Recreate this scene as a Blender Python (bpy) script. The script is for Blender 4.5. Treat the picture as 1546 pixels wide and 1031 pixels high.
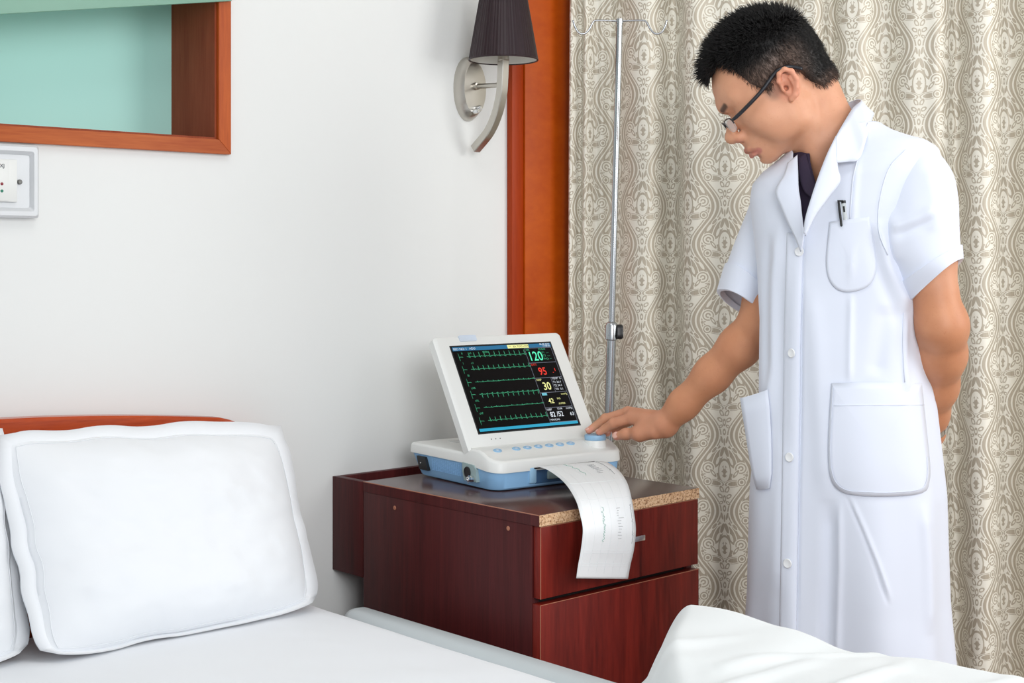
import bpy, bmesh, math, random
import numpy as np
from mathutils import Vector, Matrix
from mathutils.bvhtree import BVHTree

for o in list(bpy.data.objects):
    bpy.data.objects.remove(o)
scene = bpy.context.scene
COL = scene.collection
random.seed(7)
rng = np.random.default_rng(7)

# ------------------------------------------------------------------ camera
# world: X along the white wall, Y into the wall, camera above the origin
FPX, PU, PV, CAMZ = 2133.0, 773.0, 388.0, 1.19
YAW = math.radians(47.2)
SN, CS = math.sin(YAW), math.cos(YAW)
cam_d = bpy.data.cameras.new('camera')
cam = bpy.data.objects.new('camera', cam_d)
COL.objects.link(cam)
cam.location = (0, 0, CAMZ)
cam.rotation_euler = (math.pi / 2, 0, -(math.pi / 2 - YAW))
cam_d.sensor_width = 36.0
cam_d.lens = FPX / 1546 * 36.0
cam_d.shift_y = -(515.5 - PV) / 1546
cam_d.clip_start = 0.05
scene.camera = cam

# ------------------------------------------------------------------ world and lights
world = bpy.data.worlds.new('world')
scene.world = world
world.use_nodes = True
bg = world.node_tree.nodes['Background']
bg.inputs[0].default_value = (0.93, 0.97, 1.0, 1)
bg.inputs[1].default_value = 0.59


def area_light(name, loc, target, sx, sy, power, color):
    d = bpy.data.lights.new(name, 'AREA')
    d.shape = 'RECTANGLE'
    d.size, d.size_y = sx, sy
    d.energy = power
    d.color = color
    o = bpy.data.objects.new(name, d)
    COL.objects.link(o)
    o.location = loc
    o.rotation_euler = (Vector(target) - Vector(loc)).to_track_quat('-Z', 'Y').to_euler()
    return o


area_light('right_key_light', (2.95, -0.45, 1.80), (1.75, 2.1, 0.95), 1.1, 1.2, 24, (1.0, 0.985, 0.96))  # soft key light from the right, its source out of view
soft = area_light('front_fill_light', (0.35, -1.1, 1.95), (2.5, 1.75, 1.05), 1.5, 1.3, 14.5, (0.985, 0.99, 1.0))  # unseen fill light added to brighten the person and the curtain
soft.data.spread = math.radians(95)
area_light('overhead_fill_light', (0.95, 1.15, 2.66), (0.95, 1.15, 0.0), 0.9, 0.9, 7, (1.0, 0.99, 0.975))  # overhead fill added to brighten the bed, no fixture modelled

vs = scene.view_settings
vs.view_transform = 'Standard'
vs.look = 'None'
vs.gamma = 1.0
vs.use_curve_mapping = False
vs.exposure = 0.0

# ------------------------------------------------------------------ helpers


def at(u, v, d):
    """world point seen at photo pixel (u, v) standing d metres deep in the room"""
    xc = (u - PU) / FPX * d
    return Vector((SN * xc + CS * d, -CS * xc + SN * d, CAMZ + (PV - v) / FPX * d))


def lin(r, g, b):
    f = lambda c: (c / 255 / 12.92) if c / 255 <= 0.04045 else ((c / 255 + 0.055) / 1.055) ** 2.4
    return (f(r), f(g), f(b), 1)


def mat(name, col, rough=0.5, metal=0.0, spec=0.5, emit=None, estr=0.0, noise=None, bump=None, sheen=0.0, sss=0.0):
    m = bpy.data.materials.new(name)
    m.use_nodes = True
    nt = m.node_tree
    p = nt.nodes['Principled BSDF']
    p.inputs['Base Color'].default_value = col
    p.inputs['Roughness'].default_value = rough
    p.inputs['Metallic'].default_value = metal
    p.inputs['Specular IOR Level'].default_value = spec
    p.inputs['Sheen Weight'].default_value = sheen
    if sss:
        p.inputs['Subsurface Weight'].default_value = sss
        p.inputs['Subsurface Radius'].default_value = (0.012, 0.005, 0.003)
        p.inputs['Subsurface Scale'].default_value = 0.6
    if emit:
        p.inputs['Emission Color'].default_value = emit
        p.inputs['Emission Strength'].default_value = estr
    if noise:      # (scale, amount): gentle tint variation
        tc = nt.nodes.new('ShaderNodeTexCoord')
        nz = nt.nodes.new('ShaderNodeTexNoise')
        nz.inputs['Scale'].default_value = noise[0]
        nz.inputs['Detail'].default_value = 4
        mr = nt.nodes.new('ShaderNodeMapRange')
        mr.inputs['To Min'].default_value = 1 - noise[1]
        mr.inputs['To Max'].default_value = 1 + noise[1]
        mx = nt.nodes.new('ShaderNodeMix')
        mx.data_type = 'RGBA'
        mx.blend_type = 'MULTIPLY'
        mx.inputs['Factor'].default_value = 1
        mx.inputs['A'].default_value = col
        nt.links.new(tc.outputs['Object'], nz.inputs['Vector'])
        nt.links.new(nz.outputs['Fac'], mr.inputs['Value'])
        nt.links.new(mr.outputs['Result'], mx.inputs['B'])
        nt.links.new(mx.outputs['Result'], p.inputs['Base Color'])
    if bump:       # (scale, strength, distance)
        tc = nt.nodes.new('ShaderNodeTexCoord')
        nz = nt.nodes.new('ShaderNodeTexNoise')
        nz.inputs['Scale'].default_value = bump[0]
        nz.inputs['Detail'].default_value = 5
        bp = nt.nodes.new('ShaderNodeBump')
        bp.inputs['Strength'].default_value = bump[1]
        bp.inputs['Distance'].default_value = bump[2]
        nt.links.new(tc.outputs['Object'], nz.inputs['Vector'])
        nt.links.new(nz.outputs['Fac'], bp.inputs['Height'])
        nt.links.new(bp.outputs['Normal'], p.inputs['Normal'])
    return m


def wood(name, c1, c2, stretch=(14, 14, 0.9), rough=0.35, scale=2.2, spec=0.5, bands=0.45):
    """grain runs along the axis with the small stretch value"""
    m = bpy.data.materials.new(name)
    m.use_nodes = True
    nt = m.node_tree
    p = nt.nodes['Principled BSDF']
    tc = nt.nodes.new('ShaderNodeTexCoord')
    mp = nt.nodes.new('ShaderNodeMapping')
    mp.inputs['Scale'].default_value = stretch
    n1 = nt.nodes.new('ShaderNodeTexNoise')
    n1.inputs['Scale'].default_value = scale
    n1.inputs['Detail'].default_value = 6
    n1.inputs['Roughness'].default_value = 0.62
    n1.inputs['Distortion'].default_value = 0.35
    n2 = nt.nodes.new('ShaderNodeTexNoise')
    n2.inputs['Scale'].default_value = scale * 9
    n2.inputs['Detail'].default_value = 3
    mx = nt.nodes.new('ShaderNodeMath')
    mx.operation = 'MULTIPLY_ADD'
    mx.inputs[1].default_value = bands
    cr = nt.nodes.new('ShaderNodeValToRGB')
    cr.color_ramp.elements[0].position = 0.42
    cr.color_ramp.elements[0].color = c1
    cr.color_ramp.elements[1].position = 0.92
    cr.color_ramp.elements[1].color = c2
    L = nt.links.new
    L(tc.outputs['Object'], mp.inputs['Vector'])
    L(mp.outputs['Vector'], n1.inputs['Vector'])
    L(mp.outputs['Vector'], n2.inputs['Vector'])
    L(n2.outputs['Fac'], mx.inputs[0])
    L(n1.outputs['Fac'], mx.inputs[2])
    L(mx.outputs[0], cr.inputs['Fac'])
    L(cr.outputs['Color'], p.inputs['Base Color'])
    p.inputs['Roughness'].default_value = rough
    p.inputs['Specular IOR Level'].default_value = spec
    return m


def empty(name, loc, rz=0.0):
    o = bpy.data.objects.new(name, None)
    COL.objects.link(o)
    o.location = loc
    o.rotation_euler = (0, 0, rz)
    return o


def tag(o, label=None, cat=None, group=None, kind=None):
    if label:
        o['label'] = label
    if cat:
        o['category'] = cat
    if group:
        o['group'] = group
    if kind:
        o['kind'] = kind
    return o


def obj(name, bm, m, parent=None, smooth=False, world=False):
    """world=True: the mesh was built in world coordinates and is moved into the parent's frame"""
    if isinstance(bm, bmesh.types.BMesh):
        me = bpy.data.meshes.new(name)
        bm.to_mesh(me)
        bm.free()
    else:
        me = bm
    if m is not None:
        for mm in (m if isinstance(m, (list, tuple)) else [m]):
            me.materials.append(mm)
    o = bpy.data.objects.new(name, me)
    COL.objects.link(o)
    if parent is not None:
        if world:
            me.transform(frame(parent).inverted())
        o.parent = parent
    if smooth is True:
        for p in me.polygons:
            p.use_smooth = True
    elif smooth:
        for p in me.polygons:
            p.use_smooth = True
        me.set_sharp_from_angle(angle=math.radians(smooth))
    return o


def frame(o):
    M = Matrix.LocRotScale(o.location, o.rotation_euler, o.scale)
    return frame(o.parent) @ M if o.parent else M


def pydata(verts, faces):
    me = bpy.data.meshes.new('m')
    me.from_pydata([tuple(v) for v in verts], [], faces)
    me.update()
    return me


def add_box(bm, x0, x1, y0, y1, z0, z1, bevel=0.0, seg=2):
    r = bmesh.ops.create_cube(bm, size=1.0)
    vs_ = r['verts']
    for v in vs_:
        v.co = Vector((x0 + (v.co.x + .5) * (x1 - x0), y0 + (v.co.y + .5) * (y1 - y0), z0 + (v.co.z + .5) * (z1 - z0)))
    if bevel > 0:
        es = list({e for v in vs_ for e in v.link_edges})
        bmesh.ops.bevel(bm, geom=es, offset=bevel, segments=seg, affect='EDGES', profile=0.5)
    return bm


def box(x0, x1, y0, y1, z0, z1, bevel=0.0, seg=2):
    return add_box(bmesh.new(), x0, x1, y0, y1, z0, z1, bevel, seg)


def add_lathe(bm, prof, n=32, cap=True, centre=(0, 0, 0), sx=1.0, sy=1.0):
    """prof: list of (r, z), turned round the z axis"""
    rings = []
    for r, z in prof:
        rings.append([bm.verts.new((centre[0] + sx * r * math.cos(2 * math.pi * i / n), centre[1] + sy * r * math.sin(2 * math.pi * i / n), centre[2] + z)) for i in range(n)])
    for a, b in zip(rings, rings[1:]):
        for i in range(n):
            bm.faces.new((a[i], a[(i + 1) % n], b[(i + 1) % n], b[i]))
    if cap:
        bm.faces.new(list(reversed(rings[0])))
        bm.faces.new(rings[-1])
    return bm


def add_sweep(bm, pts, rad, n=10, cap=True, shape=None):
    """tube along points; rad a number or a list; shape: list of 2-D offsets used instead of a circle"""
    pts = [Vector(p) for p in pts]
    if not hasattr(rad, '__len__'):
        rad = [rad] * len(pts)
    prev = None
    rings = []
    for i, p in enumerate(pts):
        t = (pts[min(i + 1, len(pts) - 1)] - pts[max(i - 1, 0)]).normalized()
        if prev is None:
            a = Vector((0, 0, 1)) if abs(t.z) < 0.9 else Vector((1, 0, 0))
            nrm = t.cross(a).normalized()
        else:
            nrm = (prev - t * prev.dot(t)).normalized()
        prev = nrm
        bn = t.cross(nrm)
        sh = shape or [(math.cos(2 * math.pi * k / n), math.sin(2 * math.pi * k / n)) for k in range(n)]
        rings.append([bm.verts.new(p + (nrm * a_ + bn * b_) * rad[i]) for a_, b_ in sh])
    for a, b in zip(rings, rings[1:]):
        for k in range(len(a)):
            bm.faces.new((a[k], a[(k + 1) % len(a)], b[(k + 1) % len(a)], b[k]))
    if cap:
        bm.faces.new(list(reversed(rings[0])))
        bm.faces.new(rings[-1])
    return bm


def catmull(pts, n=8):
    pts = [Vector(p) for p in pts]
    P = [pts[0] * 2 - pts[1]] + pts + [pts[-1] * 2 - pts[-2]]
    out = []
    for i in range(1, len(P) - 2):
        a, b, c, d = P[i - 1:i + 3]
        for k in range(n):
            t = k / n
            out.append(0.5 * ((2 * b) + (c - a) * t + (2 * a - 5 * b + 4 * c - d) * t * t + (3 * b - a - 3 * c + d) * t ** 3))
    out.append(pts[-1])
    return out


def rrect(x0, x1, y0, y1, r, n=6):
    pts = []
    for cx, cy, a0 in ((x1 - r, y1 - r, 0), (x0 + r, y1 - r, 90), (x0 + r, y0 + r, 180), (x1 - r, y0 + r, 270)):
        for k in range(n + 1):
            a = math.radians(a0 + 90 * k / n)
            pts.append((cx + r * math.cos(a), cy + r * math.sin(a)))
    return pts


def add_loft(bm, rings, cap0=True, cap1=True):
    vr = [[bm.verts.new(p) for p in r] for r in rings]
    n = len(vr[0])
    for a, b in zip(vr, vr[1:]):
        for i in range(n):
            bm.faces.new((a[i], a[(i + 1) % n], b[(i + 1) % n], b[i]))
    if cap0:
        bm.faces.new(list(reversed(vr[0])))
    if cap1:
        bm.faces.new(vr[-1])
    return bm


def smoothstep(a, b, x):
    t = np.clip((np.asarray(x, float) - a) / (b - a), 0, 1)
    return t * t * (3 - 2 * t)


def vnoise(x, y, seed=0):
    """smooth 2-D value noise in -1..1, vectorised"""
    x, y = np.asarray(x, float), np.asarray(y, float)
    xi, yi = np.floor(x).astype(np.int64), np.floor(y).astype(np.int64)
    fx, fy = x - xi, y - yi
    fx, fy = fx * fx * fx * (fx * (fx * 6 - 15) + 10), fy * fy * fy * (fy * (fy * 6 - 15) + 10)

    def h(a, b):
        n = (a * 374761393 + b * 668265263 + seed * 1442695041) & 0x7fffffff
        n = ((n ^ (n >> 13)) * 1274126177) & 0x7fffffff
        return ((n ^ (n >> 16)) & 0xffff) / 32767.5 - 1
    return (h(xi, yi) * (1 - fx) + h(xi + 1, yi) * fx) * (1 - fy) + (h(xi, yi + 1) * (1 - fx) + h(xi + 1, yi + 1) * fx) * fy


def grid_mesh(P, closed_u=False):
    """P: array (rows, cols, 3) -> mesh"""
    r, c = P.shape[:2]
    idx = np.arange(r * c).reshape(r, c)
    cc = c if closed_u else c - 1
    j = np.arange(cc)
    a = idx[:-1, j]
    b = idx[:-1, (j + 1) % c]
    d = idx[1:, (j + 1) % c]
    e = idx[1:, j]
    F = np.stack([a, b, d, e], -1).reshape(-1, 4)
    return np_mesh(P.reshape(-1, 3), F)


def np_mesh(V, F):
    me = bpy.data.meshes.new('m')
    V = np.asarray(V, np.float32)
    F = np.asarray(F, np.int32)
    k = F.shape[1]
    me.vertices.add(len(V))
    me.vertices.foreach_set('co', V.ravel())
    me.loops.add(F.size)
    me.loops.foreach_set('vertex_index', F.ravel())
    me.polygons.add(len(F))
    me.polygons.foreach_set('loop_start', np.arange(0, F.size, k, dtype=np.int32))
    me.update(calc_edges=True)
    return me


def text_mesh(s, size, align='LEFT', bold=0.0, squash=1.0):
    c = bpy.data.curves.new('t', 'FONT')
    c.body = s
    c.size = size
    c.align_x = align
    c.offset = bold
    c.resolution_u = 3
    o = bpy.data.objects.new('t', c)
    COL.objects.link(o)
    bpy.context.view_layer.update()
    me = bpy.data.meshes.new_from_object(o.evaluated_get(bpy.context.evaluated_depsgraph_get()))
    bpy.data.objects.remove(o)
    if squash != 1.0:
        me.transform(Matrix.Diagonal((squash, 1, 1, 1)))
    return me

# ================================================================== materials
M_WALL = mat('wall_paint', lin(233, 235, 234), 0.75, noise=(1.5, 0.012), bump=(180, 0.05, 0.002))
M_CEIL = mat('ceiling_paint', lin(240, 240, 238), 0.8, noise=(2, 0.01))
M_FLOOR = wood('floor_laminate', lin(120, 84, 58), lin(168, 122, 86), stretch=(0.8, 9, 9), rough=0.4)
M_ORANGE = wood('cherry_veneer', lin(166, 62, 2), lin(194, 88, 10), stretch=(3, 3, 5.0), rough=0.4, scale=1.6, bands=0.3, spec=0.2)
M_ORANGE_D = wood('cherry_trim', lin(146, 46, 4), lin(172, 62, 12), stretch=(12, 12, 0.8), rough=0.4, spec=0.2)
M_FRAME = wood('niche_cherry', lin(152, 60, 16), lin(188, 98, 44), stretch=(1.0, 14, 14), rough=0.4, spec=0.25)
M_FRAME_V = wood('niche_cherry_upright', lin(154, 58, 12), lin(192, 92, 32), stretch=(14, 14, 1.0), rough=0.4, spec=0.25)
M_INNER = wood('niche_brown', lin(134, 58, 34), lin(160, 82, 54), stretch=(12, 12, 1.0), rough=0.6, spec=0.2)
M_MINT = mat('mint_panel', lin(186, 242, 233), 0.5, noise=(3, 0.015))
M_MAHOG = wood('mahogany_laminate', lin(50, 14, 16), lin(84, 30, 30), stretch=(16, 16, 0.7), rough=0.45, scale=2.4, spec=0.22)
M_MAHOG_F = wood('mahogany_front', lin(62, 10, 8), lin(128, 36, 26), stretch=(9, 9, 0.8), rough=0.45, scale=2.0, spec=0.22)
M_MAHOG_T = wood('mahogany_top', lin(64, 40, 42), lin(86, 58, 56), stretch=(0.9, 14, 14), rough=0.22, scale=2.0, spec=0.7)
M_EDGEB = mat('edge_banding', lin(170, 110, 84), 0.4, noise=(60, 0.1))
M_HEAD = wood('headboard_cherry', lin(140, 40, 12), lin(190, 78, 34), stretch=(1.0, 12, 12), rough=0.22)
M_STEEL = mat('brushed_steel', lin(196, 192, 184), 0.28, 1.0, noise=(40, 0.05))
M_CHROME = mat('chrome', lin(226, 228, 230), 0.12, 1.0, noise=(30, 0.02))
M_STAND = mat('stand_chrome', lin(176, 180, 184), 0.26, 1.0, noise=(30, 0.03))
M_ALU = mat('aluminium_plate', lin(214, 217, 220), 0.45, 0.25, noise=(20, 0.05))
M_BLACK = mat('black_plastic', lin(22, 23, 26), 0.4, noise=(30, 0.1))
M_DARK = mat('dark_gap', lin(18, 10, 10), 0.7, noise=(30, 0.1))
M_WPL = mat('white_plastic', lin(231, 233, 231), 0.38, noise=(30, 0.01))
M_BLUE = mat('blue_plastic', lin(146, 194, 236), 0.42, noise=(25, 0.03))
M_BLUEK = mat('blue_key', lin(150, 190, 222), 0.4, noise=(60, 0.04))
M_BLUEL = mat('pale_blue_tab', lin(205, 217, 232), 0.35, noise=(60, 0.02))
M_BLUEP = mat('blue_printer_door', lin(164, 208, 240), 0.3, noise=(60, 0.03))
M_GREYP = mat('grey_green_panel', lin(156, 178, 180), 0.45, noise=(60, 0.04))
M_LINEN = mat('white_linen', lin(238, 241, 245), 0.85, noise=(6, 0.012), bump=(900, 0.08, 0.001), sheen=0.2)
M_DUVET = mat('white_duvet', lin(229, 233, 234), 0.85, noise=(6, 0.012), bump=(700, 0.08, 0.001), sheen=0.2)
M_RAIL = mat('grey_rail', lin(206, 214, 217), 0.4, noise=(20, 0.02))
M_PAPER = mat('chart_paper', lin(240, 243, 245), 0.6, noise=(80, 0.01))
M_INKG = mat('green_ink', lin(136, 180, 168), 0.7, noise=(80, 0.05))
M_INKB = mat('grey_ink', lin(140, 142, 146), 0.7, noise=(80, 0.05))
M_INKL = mat('pale_grid_ink', lin(232, 236, 238), 0.7, noise=(80, 0.02))


def chip_mat():
    m = bpy.data.materials.new('raw_chipboard')
    m.use_nodes = True
    nt = m.node_tree
    p = nt.nodes['Principled BSDF']
    tc = nt.nodes.new('ShaderNodeTexCoord')
    v = nt.nodes.new('ShaderNodeTexVoronoi')
    v.inputs['Scale'].default_value = 420
    n = nt.nodes.new('ShaderNodeTexNoise')
    n.inputs['Scale'].default_value = 260
    n.inputs['Detail'].default_value = 4
    mx = nt.nodes.new('ShaderNodeMath')
    mx.operation = 'MULTIPLY_ADD'
    mx.inputs[1].default_value = 0.5
    cr = nt.nodes.new('ShaderNodeValToRGB')
    e = cr.color_ramp.elements
    e[0].position = 0.42
    e[0].color = lin(116, 74, 48)
    e[1].position = 0.95
    e[1].color = lin(226, 192, 156)
    k = e.new(0.62)
    k.color = lin(196, 152, 112)
    L = nt.links.new
    sp = nt.nodes.new('ShaderNodeSeparateColor')
    L(tc.outputs['Object'], v.inputs['Vector'])
    L(tc.outputs['Object'], n.inputs['Vector'])
    L(v.outputs['Color'], sp.inputs[0])
    L(sp.outputs[0], mx.inputs[0])
    L(n.outputs['Fac'], mx.inputs[2])
    L(mx.outputs[0], cr.inputs['Fac'])
    L(cr.outputs['Color'], p.inputs['Base Color'])
    p.inputs['Roughness'].default_value = 0.8
    return m


M_CHIP = chip_mat()


def glass_mat():
    m = bpy.data.materials.new('green_glass')
    m.use_nodes = True
    nt = m.node_tree
    p = nt.nodes['Principled BSDF']
    p.inputs['Base Color'].default_value = lin(172, 214, 196)
    p.inputs['Roughness'].default_value = 0.35
    tr = nt.nodes.new('ShaderNodeBsdfTranslucent')
    tr.inputs['Color'].default_value = lin(180, 222, 206)
    nz = nt.nodes.new('ShaderNodeTexNoise')
    nz.inputs['Scale'].default_value = 4
    mr = nt.nodes.new('ShaderNodeMapRange')
    mr.inputs['To Min'].default_value = 0.35
    mr.inputs['To Max'].default_value = 0.5
    mx = nt.nodes.new('ShaderNodeMixShader')
    L = nt.links.new
    L(nz.outputs['Fac'], mr.inputs['Value'])
    L(mr.outputs['Result'], mx.inputs['Fac'])
    L(p.outputs[0], mx.inputs[1])
    L(tr.outputs[0], mx.inputs[2])
    L(mx.outputs[0], nt.nodes['Material Output'].inputs['Surface'])
    return m


# ------------------------------------------------------------------ node maths helper and the curtain damask
class E:
    nt = None

    def __init__(s, v):
        s.v = v

    @staticmethod
    def op(o, *a):
        n = E.nt.nodes.new('ShaderNodeMath')
        n.operation = o
        for i, x in enumerate(a):
            if isinstance(x, E):
                x = x.v
            if isinstance(x, (int, float)):
                n.inputs[i].default_value = x
            else:
                E.nt.links.new(x, n.inputs[i])
        return E(n.outputs[0])

    def __add__(s, o): return E.op('ADD', s, o)
    def __radd__(s, o): return E.op('ADD', o, s)
    def __sub__(s, o): return E.op('SUBTRACT', s, o)
    def __rsub__(s, o): return E.op('SUBTRACT', o, s)
    def __mul__(s, o): return E.op('MULTIPLY', s, o)
    def __rmul__(s, o): return E.op('MULTIPLY', o, s)
    def abs(s): return E.op('ABSOLUTE', s)
    def min(s, o): return E.op('MINIMUM', s, o)
    def max(s, o): return E.op('MAXIMUM', s, o)
    def lt(s, o): return E.op('LESS_THAN', s, o)
    def gt(s, o): return E.op('GREATER_THAN', s, o)
    def mod1(s): return E.op('FRACT', s)
    def sin(s): return E.op('SINE', s)
    def mix(s, o, f): return s + (o - s) * f


def curtain_mat():
    m = bpy.data.materials.new('damask_curtain')
    m.use_nodes = True
    nt = m.node_tree
    E.nt = nt
    p = nt.nodes['Principled BSDF']
    L = nt.links.new
    uv = nt.nodes.new('ShaderNodeUVMap')
    uv.uv_map = 'cloth'
    sp = nt.nodes.new('ShaderNodeSeparateXYZ')
    L(uv.outputs[0], sp.inputs[0])
    H = 0.168
    ux, uy = E(sp.outputs[0]), E(sp.outputs[1])
    x0 = ((ux * (1 / H) + 0.5).mod1() - 0.5).abs()          # 0..0.5 from the column axis
    y0 = uy * (1 / H)
    xb = 0.25 + 0.125 * (y0 * (2 * math.pi)).sin()
    sel = x0.gt(xb)
    x = x0.mix(0.5 - x0, sel)
    y = (y0 + sel * 0.5).mod1()
    b = (x0 - xb).abs()                                       # distance to the ogee outline

    def ell(cx, cy, rx, ry, ang=0.0):
        """normalised radius of a tilted ellipse"""
        c, s = math.cos(math.radians(ang)), math.sin(math.radians(ang))
        dx, dy = x - cx, y - cy
        a = (dx * c + dy * s) * (1 / rx)
        d = (dy * c - dx * s) * (1 / ry)
        return E.op('SQRT', a * a + d * d)

    mask = b.lt(0.052) * b.gt(0.012)                          # the broad ogee ribbon
    mask = mask.max(b.lt(0.088) * b.gt(0.070))
    teeth = b.lt(0.125 + 0.02 * (y * 110).sin()) * b.gt(0.1) * y.gt(0.18) * y.lt(0.62)
    mask = mask.max(teeth)

    def put(val, cond):
        nonlocal mask
        mask = mask.max(cond) if val else mask * (1 - cond)

    def blob(cx, cy, rx, ry, ang, rings):
        """rings: list of (radius, value) painted from the outside in"""
        r = ell(cx, cy, rx, ry, ang)
        for rad, val in rings:
            put(val, r.lt(rad))

    blob(0.175, 0.42, 0.075, 0.150, 30, [(1.0, 1)])
    blob(0.200, 0.47, 0.020, 0.060, 34, [(1.0, 0)])
    blob(0.060, 0.190, 0.040, 0.070, -40, [(1.0, 1)])
    # flames over the drop, the drop with its crest, the scrolls, the oval curls and the knots
    blob(0.085, 0.44, 0.050, 0.135, 24, [(1.25, 0), (1.0, 1)])
    blob(0.090, 0.41, 0.018, 0.055, 20, [(1.0, 0)])
    blob(0.030, 0.53, 0.026, 0.075, 18, [(1.2, 0), (0.9, 1)])
    blob(0.135, 0.55, 0.020, 0.050, 40, [(1.3, 0), (0.9, 1)])
    blob(0.0, 0.275, 0.075, 0.145, 0, [(1.15, 1), (0.95, 0), (0.55, 1)])
    blob(0.032, 0.30, 0.013, 0.030, 25, [(1.0, 0)])
    blob(0.030, 0.245, 0.013, 0.022, -30, [(1.0, 0)])
    blob(0.0, 0.335, 0.012, 0.03, 0, [(1.0, 0)])
    blob(0.215, 0.315, 0.075, 0.070, 0, [(1.2, 0), (1.0, 1), (0.78, 0), (0.48, 1), (0.22, 0)])
    blob(0.150, 0.245, 0.024, 0.070, -38, [(1.2, 0), (0.9, 1), (0.4, 0)])
    blob(0.130, 0.118, 0.125, 0.046, 8, [(1.15, 0), (1.0, 1), (0.84, 0), (0.66, 1)])
    blob(0.225, 0.135, 0.052, 0.050, 0, [(1.25, 0), (1.05, 1), (0.75, 0), (0.45, 1)])
    blob(0.290, 0.225, 0.020, 0.020, 0, [(1.3, 0), (1.0, 1)])
    blob(0.036, 0.035, 0.026, 0.052, -25, [(1.25, 0), (1.0, 1), (0.5, 0)])
    blob(0.058, 0.950, 0.042, 0.026, 35, [(1.2, 0), (1.0, 1), (0.5, 0)])
    blob(0.0, 0.915, 0.022, 0.050, 0, [(1.3, 0), (1.0, 1), (0.45, 0)])
    blob(0.048, 0.862, 0.034, 0.020, -35, [(1.2, 0), (1.0, 1), (0.45, 0)])
    blob(0.0, 0.790, 0.022, 0.044, 0, [(1.3, 0), (1.0, 1), (0.45, 0)])
    blob(0.035, 0.690, 0.014, 0.050, -14, [(1.3, 0), (1.0, 1)])
    blob(0.0, 0.660, 0.012, 0.050, 0, [(1.0, 1)])

    # fine weft ribs break up the brown yarn
    rib = (ux * 2600).sin()
    mk = nt.nodes.new('ShaderNodeMix')
    mk.data_type = 'RGBA'
    mk.inputs['A'].default_value = lin(236, 233, 221)
    mk.inputs['B'].default_value = lin(178, 167, 148)
    L((mask * (0.88 + rib * 0.12)).v, mk.inputs['Factor'])
    L(mk.outputs['Result'], p.inputs['Base Color'])
    L((0.72 - mask * 0.27).v, p.inputs['Roughness'])
    L((mask * 0.14).v, p.inputs['Metallic'])
    p.inputs['Sheen Weight'].default_value = 0.15
    bp = nt.nodes.new('ShaderNodeBump')
    bp.inputs['Strength'].default_value = 0.35
    bp.inputs['Distance'].default_value = 0.0006
    L((1 - mask).v, bp.inputs['Height'])
    L(bp.outputs['Normal'], p.inputs['Normal'])
    return m


# ================================================================== the setting
YW = 2.335
NX0, NX1, NZ0, NZ1 = 0.25, 1.400, 1.411, 1.98            # niche opening
bm = bmesh.new()
add_box(bm, -1.6, 3.45, YW, YW + .2, -0.02, NZ0)
add_box(bm, -1.6, 3.45, YW, YW + .2, NZ1, 2.72)
add_box(bm, -1.6, NX0, YW, YW + .2, NZ0, NZ1)
add_box(bm, NX1, 3.45, YW, YW + .2, NZ0, NZ1)
tag(obj('wall_back', bm, M_WALL), 'plain off white painted wall behind the bed and cabinet', 'wall', kind='structure')
tag(obj('wall_right', box(3.45, 3.6, 0.9, YW + .2, -0.02, 2.72), M_WALL), 'off white wall hidden behind the patterned curtain', 'wall', kind='structure')
tag(obj('floor', box(-1.6, 3.6, -1.2, YW + .2, -0.06, 0.0), M_FLOOR), 'brown laminate floor under the bed and cabinet', 'floor', kind='structure')
tag(obj('ceiling', box(-1.6, 3.6, 0.9, YW + .2, 2.72, 2.8), M_CEIL), 'white painted ceiling over the bed head', 'ceiling', kind='structure')

# niche lining: frame boards round the opening, brown inner sides, mint back
FW, FT = 0.027, 0.012


def mitre(pts, m, name, parent=None):
    bm_ = bmesh.new()
    add_loft(bm_, [[(x, YW - FT, z) for x, z in pts], [(x, YW, z) for x, z in pts]])
    bmesh.ops.recalc_face_normals(bm_, faces=bm_.faces)
    bmesh.ops.bevel(bm_, geom=list(bm_.edges), offset=.0009, segments=2, affect='EDGES')
    return obj(name, bm_, m, parent, smooth=30)


t1 = mitre([(NX0 - FW, NZ0 - FW), (NX1 + FW, NZ0 - FW), (NX1, NZ0), (NX0, NZ0)], M_FRAME, 'trim_1')
tag(t1, 'orange brown wooden frame round the wall niche', 'frame', kind='structure')
mitre([(NX1, NZ0), (NX1 + FW, NZ0 - FW), (NX1 + FW, NZ1 + FW), (NX1, NZ1)], M_FRAME_V, 'upright_board', t1)
mitre([(NX0 - FW, NZ0 - FW), (NX0, NZ0), (NX0, NZ1), (NX0 - FW, NZ1 + FW)], M_FRAME_V, 'upright_board', t1)
mitre([(NX0, NZ1), (NX1, NZ1), (NX1 + FW, NZ1 + FW), (NX0 - FW, NZ1 + FW)], M_FRAME, 'top_board', t1)
obj('inner_side', box(NX1 - .004, NX1 - .0005, YW - .004, YW + .158, NZ0, NZ1), M_INNER, t1)
obj('inner_side', box(NX0 + .0005, NX0 + .004, YW - .004, YW + .158, NZ0, NZ1), M_INNER, t1)
obj('niche_floor', box(NX0 + .004, NX1 - .004, YW - .004, YW + .158, NZ0 + .0005, NZ0 + .004), M_INNER, t1)
bp_ = obj('back_panel', box(NX0 + .004, NX1 - .004, YW + .158, YW + .17, NZ0 + .004, NZ1), M_MINT, t1)
bp_['label'] = 'mint green back panel'

# the frosted glass pane set askew across the top of the niche
g = bmesh.new()
add_box(g, -0.55, 0.50, -0.004, 0.004, 0.0, 0.40, 0.001)
gp = obj('glass_pane', g, glass_mat(), smooth=30)
gp.location = (0.93, YW - FT - 0.006, 1.588)
gp.rotation_euler = (0, -math.radians(9.8), 0)
tag(gp, 'pale green frosted glass pane lying askew across the wall niche', 'glass')

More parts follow.
